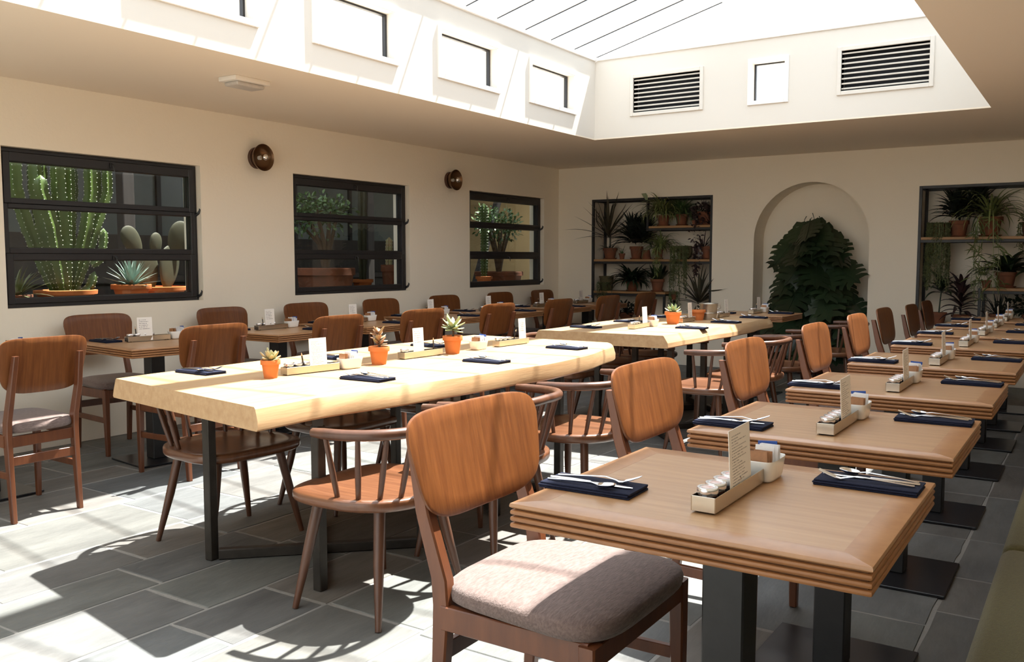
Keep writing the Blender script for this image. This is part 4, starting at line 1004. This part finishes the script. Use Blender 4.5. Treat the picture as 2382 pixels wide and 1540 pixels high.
# ------------------------------------------------------------------ the monstera in the arched niche
def monstera_leaf(seed, L_, Wd, nl):
    r = random.Random(seed); bm = B()
    mid = []
    n = nl + 2
    def sag(u, v): return -.55 * u * u / Wd * .5 + .18 * L_ * (v / L_) ** 2
    def vt(u, v): return bm.verts.new((u, -.02 * L_ + sag(u, v) * -1.0 if False else -sag(u, v) * .6, -v))
    vs = [L_ * (k / (n - 1)) for k in range(n)]
    hw = lambda v: Wd * (max(.02, math.sin(PI * min(1, (v / L_ * .86 + .16))) ** .8))
    for s in (-1, 1):
        prev = None
        for k in range(n - 1):
            v0, v1 = vs[k], vs[k + 1]
            a, b = vt(0, v0), vt(0, v1)
            i0, i1 = vt(s * .30 * hw(v0) + s * .004, v0 + .03 * L_), vt(s * .30 * hw(v1) + s * .002, min(L_ * 1.0, v1 + .03 * L_))
            bm.faces.new((a, b, i1, i0) if s > 0 else (a, i0, i1, b))
            if k < n - 2:
                g = .019 * L_; w0 = hw((v0 + v1) / 2) * r.uniform(.92, 1.06)
                q = [(s * .29 * hw(v0), v0 + .03 * L_), (s * .29 * hw(v1), v1 + .03 * L_ - g * .2), (s * .70 * w0, v1 + .085 * L_ - g * 1.5), (s * .95 * w0, v1 + .155 * L_ - g * 2.2), (s * w0, v0 + .155 * L_ + g * 1.6), (s * .74 * w0, v0 + .07 * L_ + (g * .9 if k else -.08 * L_))]
                vv = [vt(*p) for p in q]
                for tri in ((0, 1, 2), (0, 2, 5), (5, 2, 3), (5, 3, 4)):
                    t_ = [vv[i] for i in tri]
                    bm.faces.new(t_ if s < 0 else t_[::-1])
            else:
                pass
    tube(bm, [(0, .03, .10), (0, -.004, .03), (0, -.001, 0)], [.005, .004, .003], 5)
    tube(bm, [(0, -.004 - sag(0, v) * .6, -v) for v in vs], [.0035] * (n - 1) + [.001], 4)
    return bm
mon = thing('monstera', 'tall deep green monstera with split drooping leaves filling the arched niche', 'plant', (AX, YB + .12, 0))
inv = Matrix.Translation((-AX, -(YB + .12), 0))
protos = [fin(monstera_leaf(60 + k, (.38, .32, .43)[k], (.175, .155, .20)[k], (5, 4, 5)[k]), 'leaf', 'dark_leaf', mon, 50) for k in range(3)]
prof = [(.12, -2.92, -2.42), (.3, -3.08, -2.30), (.5, -3.20, -2.17), (.85, -3.22, -2.19), (1.05, -3.12, -2.28), (1.25, -3.06, -2.33), (1.45, -3.04, -2.34), (1.62, -3.00, -2.38), (1.78, -2.95, -2.60)]
r = random.Random(77); n = 80
for k in range(n):
    z = .30 + 1.44 * ((k + .5) / n) ** .92 + r.uniform(-.03, .03)
    for (za, la, ra), (zb_, lb, rb) in zip(prof, prof[1:]):
        if za <= z <= zb_: f = (z - za) / (zb_ - za); xl, xr = la + (lb - la) * f, ra + (rb - ra) * f
    f = (k * .618034) % 1.0
    x = xl + .07 + (xr - xl - .20) * f
    if 1.60 < z and x > -2.55 : z -= .10
    edge = 2 * f - 1
    y = YB + .10 - .10 * (1 - edge * edge) + r.uniform(-.07, .07) + (.04 if k % 3 == 0 else 0)
    p = protos[k % 3]; o = p if k < 3 else p.copy()
    if k >= 3: COL.objects.link(o)
    o.parent = mon
    o.location = (x - AX, y - (YB + .12), z)
    o.rotation_euler = (math.radians(r.uniform(-48, -10)), math.radians(-edge * 20 + r.uniform(-26, 26)), math.radians(edge * 30 + r.uniform(-22, 22)))
    s = r.uniform(.92, 1.22); o.scale = (s, s, s)
bm = B()
for k in range(7):
    x = r.uniform(-.2, .2); tube(bm, [(x * .3, .05, .22), (x * .7, .08, .7), (x * 1.3 + .04, .06, 1.2), (x * 1.2 + .0, .02, 1.55)], [.02, .017, .014, .008], 7)
fin(bm, 'stem', 'bark', mon, 60, 'stuff')
bm = B(); lathe(bm, [(.17, 0), (.18, .01), (.22, .26), (.235, .27), (.235, .31), (.21, .31), (.20, .26), (.01, .26)], n=28); fin(bm, 'pot', 'oldterra', mon, 35)

# ------------------------------------------------------------------ plants in the yard windows
ZL = .925; XP = -6.72
t = thing('candelabra_cactus', 'tall branching green cactus in a shallow terracotta bowl behind the nearest garden window', 'cactus', (XP, 3.92, ZL))
bm = B(); lathe(bm, [(.16, 0), (.185, .01), (.20, .10), (.225, .105), (.228, .135), (.205, .138), (.195, .11), (.01, .11)], n=30); fin(bm, 'pot', 'terra', t, 35)
bm = B(); lathe(bm, [(.19, .108), (.19, .118), (.01, .122)], n=20); fin(bm, 'soil', 'soil', t, 40)
def cactus_stem(t, path, rad, ribs, seed, spin=True, m='cactus'):
    P_, F_ = frames(path); bm = B(); rings = []; nn = ribs * 4; r = random.Random(seed); spots = []; ro = r.uniform(0, 6)
    # resample
    pts = []; total = sum((P_[i + 1] - P_[i]).length for i in range(len(P_) - 1)); m_ = max(6, int(total / .035))
    for k in range(m_ + 1):
        d = total * k / m_; i = 0
        while i < len(P_) - 2 and d > (P_[i + 1] - P_[i]).length: d -= (P_[i + 1] - P_[i]).length; i += 1
        pts.append(P_[i].lerp(P_[i + 1], min(1, d / max(1e-6, (P_[i + 1] - P_[i]).length))))
    P2, F2 = frames(pts)
    for k, (p, (tt, u, v)) in enumerate(zip(P2, F2)):
        f = k / m_; e = total * (1 - f); cap = math.sqrt(max(0.004, 1 - (1 - min(1, e / (rad * 1.3))) ** 2)); b = .75 + .25 * min(1, f * 6)
        ring = []
        for q in range(nn):
            a = 2 * PI * q / nn + ro; w_ = (1.0 if q % 4 == 0 else .74 if q % 4 in (1, 3) else .60) * (1 + (.07 * math.sin(k * 2.2) if q % 4 == 0 else 0))
            c = p + (u * math.cos(a) + v * math.sin(a)) * (rad * w_ * cap * b); ring.append(c)
            if q % 4 == 0 and k % 1 == 0 and cap > .5: spots.append((c, (u * math.cos(a) + v * math.sin(a))))
        rings.append(ring)
    loft(bm, rings); o = fin(bm, 'stem', m, t, 60)
    if spin:
        bm = B()
        for c, d in spots:
            s = .0045; q = [bm.verts.new(c + d * s * 1.6)] + [bm.verts.new(c + Vector(w)) for w in ((s, 0, 0), (0, s, 0), (-s, 0, 0), (0, -s, 0), (0, 0, s), (0, 0, -s))]
            for a_, b_ in ((1, 2), (2, 3), (3, 4), (4, 1)): bm.faces.new((q[a_], q[b_], q[5])); bm.faces.new((q[b_], q[a_], q[6]))
            bm.verts.remove(q[0])
        fin(bm, 'spines', 'spine', o, None, 'stuff')
    return o
for k, (dx, y0, y1, y2, ztop, rad) in enumerate([(-.02, -.02, -.16, -.20, 1.50, .055), (-.10, -.03, -.10, -.12, 1.65, .060), (.05, .0, -.03, -.05, 1.45, .055), (.02, .02, .02, .03, 1.62, .058), (-.08, .03, .09, .12, 1.6, .055), (.06, .03, .15, .20, 1.55, .050), (.0, .05, .20, .28, 1.50, .048), (-.06, -.05, -.24, -.32, 1.35, .055), (.08, .04, .22, .33, 1.30, .04), (-.14, .0, .04, .05, 1.7, .055), (.10, -.03, -.14, -.22, 1.0, .05)]):
    cactus_stem(t, [(dx * .4, y0, .10), (dx * .7, (y0 + y1) / 2, .35), (dx, y1, .62), (dx, y2, .9), (dx, y2, ztop)], rad, 5, 80 + k)
cactus_stem(t, [(.08, .17, .33), (.10, .24, .38), (.10, .26, .5), (.10, .27, .62)], .036, 5, 95)
cactus_stem(t, [(.06, .08, .10), (.08, .15, .16), (.09, .19, .28)], .036, 5, 96)
t = thing('potted_agave', 'blue-grey agave in a terracotta pot behind the nearest garden window', 'plant', (XP + .06, 4.445, ZL))
potparts(t, .158, .155, 'terra', True)
for k in range(46):
    bm = B(); f = k / 45; strap(bm, (0, 0, .15), k * 2.399963, .05 + 1.4 * f ** .8, .24, .034, .05, 6, .3); fin(bm, 'leaf', 'agave', t, 60)
t = thing('prickly_pear', 'olive prickly pear with flat pads in a terracotta pot behind the nearest garden window', 'cactus', (-6.92, 4.86, ZL))
bm = B(); lathe(bm, [(.18, 0), (.20, .01), (.235, .10), (.26, .105), (.262, .135), (.24, .138), (.23, .11), (.01, .11)], n=30); fin(bm, 'pot', 'terra', t, 35)
def padc(t, c, ry, rz, tilt, yaw=0.0):
    bm = B(); bmesh.ops.create_uvsphere(bm, u_segments=20, v_segments=14, radius=1.0)
    Mx = Matrix.Translation(c) @ Matrix.Rotation(yaw, 4, 'Z') @ Matrix.Rotation(tilt, 4, 'X') @ Matrix.Diagonal((.022, ry, rz, 1))
    for v in bm.verts:
        v.co.y *= 1 + .22 * v.co.z
        v.co = Mx @ v.co
    fin(bm, 'cactus_pad', 'pear', t, 60)
padc(t, (0, -.10, .27), .13, .19, .15); padc(t, (.02, .12, .30), .13, .20, -.25, .3); padc(t, (.0, -.22, .53), .085, .14, .55); padc(t, (.03, .22, .55), .10, .17, -.3, -.2); padc(t, (-.02, .02, .5), .06, .11, -.1)
potted('potted_aloe', 'dry yellowish aloe in a low pot at the near end of the nearest garden window', (XP + .05, 3.50, ZL), .12, .10, 'trail_leaf', lambda bm, z: rosette(bm, 40, .16, .30, .018, .028, .1, 1.4, .1, .9, (0, 0, z), 50, .03), 'yard pots')
def jade(name, label, loc, pr, ph, crown, seed, n):
    t = thing(name, label, 'tree', loc, group='jade trees in the yard')
    bm = B(); lathe(bm, [(pr * .82, 0), (pr * .84, .01), (pr * .93, ph * .72), (pr, ph * .74), (pr, ph * .97), (pr * .98, ph), (pr * .9, ph), (pr * .88, ph * .85), (.01, ph * .85)], n=32); fin(bm, 'pot', 'oldterra', t, 35)  # darker terracotta stands in for shade on these planters
    r = random.Random(seed); bm = B(); ends = []
    for k in range(9):
        a = 2 * PI * k / 9; p0 = Vector((0, 0, ph * .8)); p1 = Vector((.05 * math.cos(a), .07 * math.sin(a), ph + .25)); c = crown
        p2 = Vector((c[0] + c[3] * .55 * math.cos(a), c[1] + c[4] * .6 * math.sin(a), c[2] + r.uniform(-.3, .5) * c[5]))
        tube(bm, [p0, p1, p1.lerp(p2, .6), p2], [.032, .022, .013, .006], 7); ends.append(p2)
    fin(bm, 'trunk', 'bark', t, 60, 'stuff')
    bm = B()
    for e in ends: leafcloud(bm, n // 12, e, crown[3] * .55, crown[4] * .5, crown[5] * .55, .055, .034, r.randint(0, 999), .2)
    leafcloud(bm, n // 3, (crown[0], crown[1], crown[2]), crown[3], crown[4], crown[5], .055, .034, seed, .45)
    fin(bm, 'foliage', 'leaf', t, None, 'stuff')
jade('jade_tree', 'bushy jade tree in a wide terracotta planter behind the middle garden window', (-6.78, 6.78, ZL), .31, .285, (0, -.07, .82, .28, .42, .24), 5, 620)
jade('jade_tree', 'bushy jade tree in a terracotta planter behind the farthest garden window', (-6.80, 10.05, ZL), .33, .21, (0, -.02, .84, .28, .44, .26), 9, 620)
t = thing('column_cactus', 'tall grey-green column cactus beside the jade tree of the middle garden window', 'cactus', (-6.85, 7.42, ZL)); potparts(t, .12, .14, 'terra'); cactus_stem(t, [(0, 0, .12), (0, .0, .6), (0, .02, 1.5)], .05, 7, 101, False, 'pear')
t = thing('column_cactus', 'dark column cactus at the near edge of the farthest garden window', 'cactus', (-6.66, 9.50, ZL)); potparts(t, .11, .14, 'terra'); cactus_stem(t, [(0, 0, .12), (0, .01, .6), (0, .0, 1.09)], .05, 7, 102, True, 'cactus')
t = thing('column_cactus', 'short yellowish cactus next to the tall column cactus', 'cactus', (-6.62, 7.60, ZL)); potparts(t, .09, .30, 'oldterra'); cactus_stem(t, [(0, 0, .26), (0, 0, .42), (0, .01, .62)], .04, 8, 103, True, 'succ')
t = thing('potted_agave', 'thin-leaved agave in a low pot behind the middle garden window', 'plant', (-6.58, 7.66, ZL)); t.location.y = 7.85; potparts(t, .13, .07, 'oldterra', False); bm = B(); rosette(bm, 60, .20, .30, .010, .016, .2, 1.45, .0, .25, (0, 0, .06), 52, .02); fin(bm, 'foliage', 'agave', t, None, 'stuff')

# ------------------------------------------------------------------ lamps, ceiling unit, succulents, bucket
for i, (y, z, lab) in enumerate(((5.235, 2.155, 'bronze dish wall lamp with silvered bulb between the first two garden windows'), (7.94, 2.165, 'bronze dish wall lamp with silvered bulb between the last two garden windows'))):
    t = thing('wall_lamp', lab, 'lamp', (XL, y, z), group='wall lamps')
    bm = B(); lathe(bm, [(.088, .0), (.09, .004), (.09, .026), (.086, .03), (.002, .03)], n=32, axis='x'); fin(bm, 'wall_base', 'sconcebase', t, 40)
    bm = B(); lathe(bm, [(.055, .028), (.078, .034), (.100, .066), (.111, .094), (.113, .098), (.111, .099), (.106, .095), (.094, .068), (.072, .042), (.02, .036)], n=36, axis='x'); fin(bm, 'dish_shade', 'brass', t, 50)
    bm = B(); lathe(bm, [(.017, .032), (.018, .060), (.015, .064), (.004, .064)], n=16, axis='x'); fin(bm, 'lamp_holder', 'white', t, 40)
    bm = B(); lathe(bm, [(.010, .064), (.018, .078), (.027, .098), (.029, .110)], n=20, axis='x'); fin(bm, 'bulb', 'bulb', t, 60)
    bm = B(); lathe(bm, [(.029, .110), (.0275, .122), (.021, .134), (.010, .140), (.001, .1405)], n=20, axis='x'); fin(bm, 'silvered_crown', 'silvered', t, 60)
t = thing('emergency_light', 'white rectangular emergency light fixed to the ceiling beside the light well', 'light', (-4.78, 4.07, ZC), math.radians(0))
bm = B(); box(bm, -.085, .085, -.145, .145, -.030, 0, .006, 2); fin(bm, 'housing', 'plastic', t, 40)
bm = B(); box(bm, -.066, .066, -.115, .115, -.058, -.030, .012, 3); fin(bm, 'diffuser', 'diffuser', t, 40)

def leaf_fat(bm, base, az, el, L_, W_, th):
    h = Vector((math.cos(az), math.sin(az), 0)); s = Vector((-math.sin(az), math.cos(az), 0)); rings = []
    p = Vector(base)
    for k in range(6):
        f = k / 5; a = el + .25 * f; d = h * math.cos(a) + Vector((0, 0, math.sin(a))); n_ = h * -math.sin(a) + Vector((0, 0, math.cos(a)))
        w_ = W_ * (.35 + .65 * math.sin(PI * min(1, f * .92 + .08)) ** .8) * (1 if f < .99 else .15); t_ = th * (.5 + .5 * math.sin(PI * f))
        rings.append([p + s * (w_ / 2), p + n_ * t_ * .3 + s * w_ * .25, p + n_ * t_ * .35 - s * w_ * .25, p - s * (w_ / 2), p - n_ * t_ * .5]); p = p + d * (L_ / 5)
    loft(bm, rings)
def succulent(label, loc, r_, h_, mat_, spec, stem):
    t = thing('potted_succulent', label, 'plant', loc, group='potted succulents on the slab tables')
    zt = potparts(t, r_, h_, 'terra', False)
    if stem:
        bm = B(); tube(bm, [(0, 0, zt - .01), (.004, .003, zt + stem * .5), (0, 0, zt + stem)], .006, 7); fin(bm, 'stem', 'bark', t, 60)
    for az, el, L_, W_, th, dz in spec:
        bm = B(); leaf_fat(bm, (0, 0, zt + dz), az, el, L_, W_, th); fin(bm, 'leaf', mat_, t, 60)
rr_ = random.Random(4)
succulent('small rosette succulent in the nearest terracotta pot on the near slab table', (-2.995, 2.655, ZS), .0425, .080, 'succ', [(k * 2.4, .15 + 1.1 * k / 15, .055 + rr_.uniform(-.008, .008), .024, .013, .004) for k in range(16)], 0)
succulent('reddish branching succulent in the middle terracotta pot on the near slab table', (-2.945, 3.30, ZS), .052, .088, 'succred', [(k * 2.2, rr_.uniform(-.2, .9), .045, .020, .010, .012 + .07 * k / 24) for k in range(25)], .085)
succulent('grey-green star succulent in the farthest terracotta pot on the near slab table', (-2.945, 3.90, ZS), .055, .098, 'succgrey', [(k * 2.4, -.25 + 1.2 * k / 17, .075 + rr_.uniform(-.012, .012), .026, .010, .045 + .02 * k / 17) for k in range(18)], .06)
succulent('pale rosette succulent in the terracotta pot beside the first bowl of the far slab table', (-2.83, 6.66, ZS), .066, .098, 'succgrey', [(k * 2.4, .1 + 1.2 * k / 17, .075, .024, .011, .004) for k in range(18)], 0)
t = thing('terracotta_pot', 'plain small terracotta pot next to the zinc bucket on the far slab table', 'pot', (-2.83, 7.20, ZS)); potparts(t, .062, .088, 'terra', False)
bx_, by_ = -2.79, 7.335
t = thing('metal_bucket', 'small ribbed zinc bucket near the far end of the far slab table', 'bucket', (bx_, by_, ZS))
bm = B(); lathe(bm, [(.062, 0), (.064, .003), (.070, .05), (.073, .052), (.073, .058), (.071, .060), (.078, .132), (.082, .136), (.080, .140), (.075, .137), (.067, .06), (.060, .006), (.003, .006)], n=32); fin(bm, 'body', 'zinc', t, 40)
bm = B(); tube(bm, [(-.078, -.01, .118), (-.098, -.01, .128), (-.104, -.01, .10), (-.086, -.01, .09), (-.076, -.01, .098)], .0035, 6); tube(bm, [(.078, .01, .118), (.098, .01, .128), (.104, .01, .10), (.086, .01, .09), (.076, .01, .098)], .0035, 6); fin(bm, 'ring_handle', 'zinc', t, 60, 'stuff')

for o in list(COL.objects):
    if '_used' in o: del o['_used']
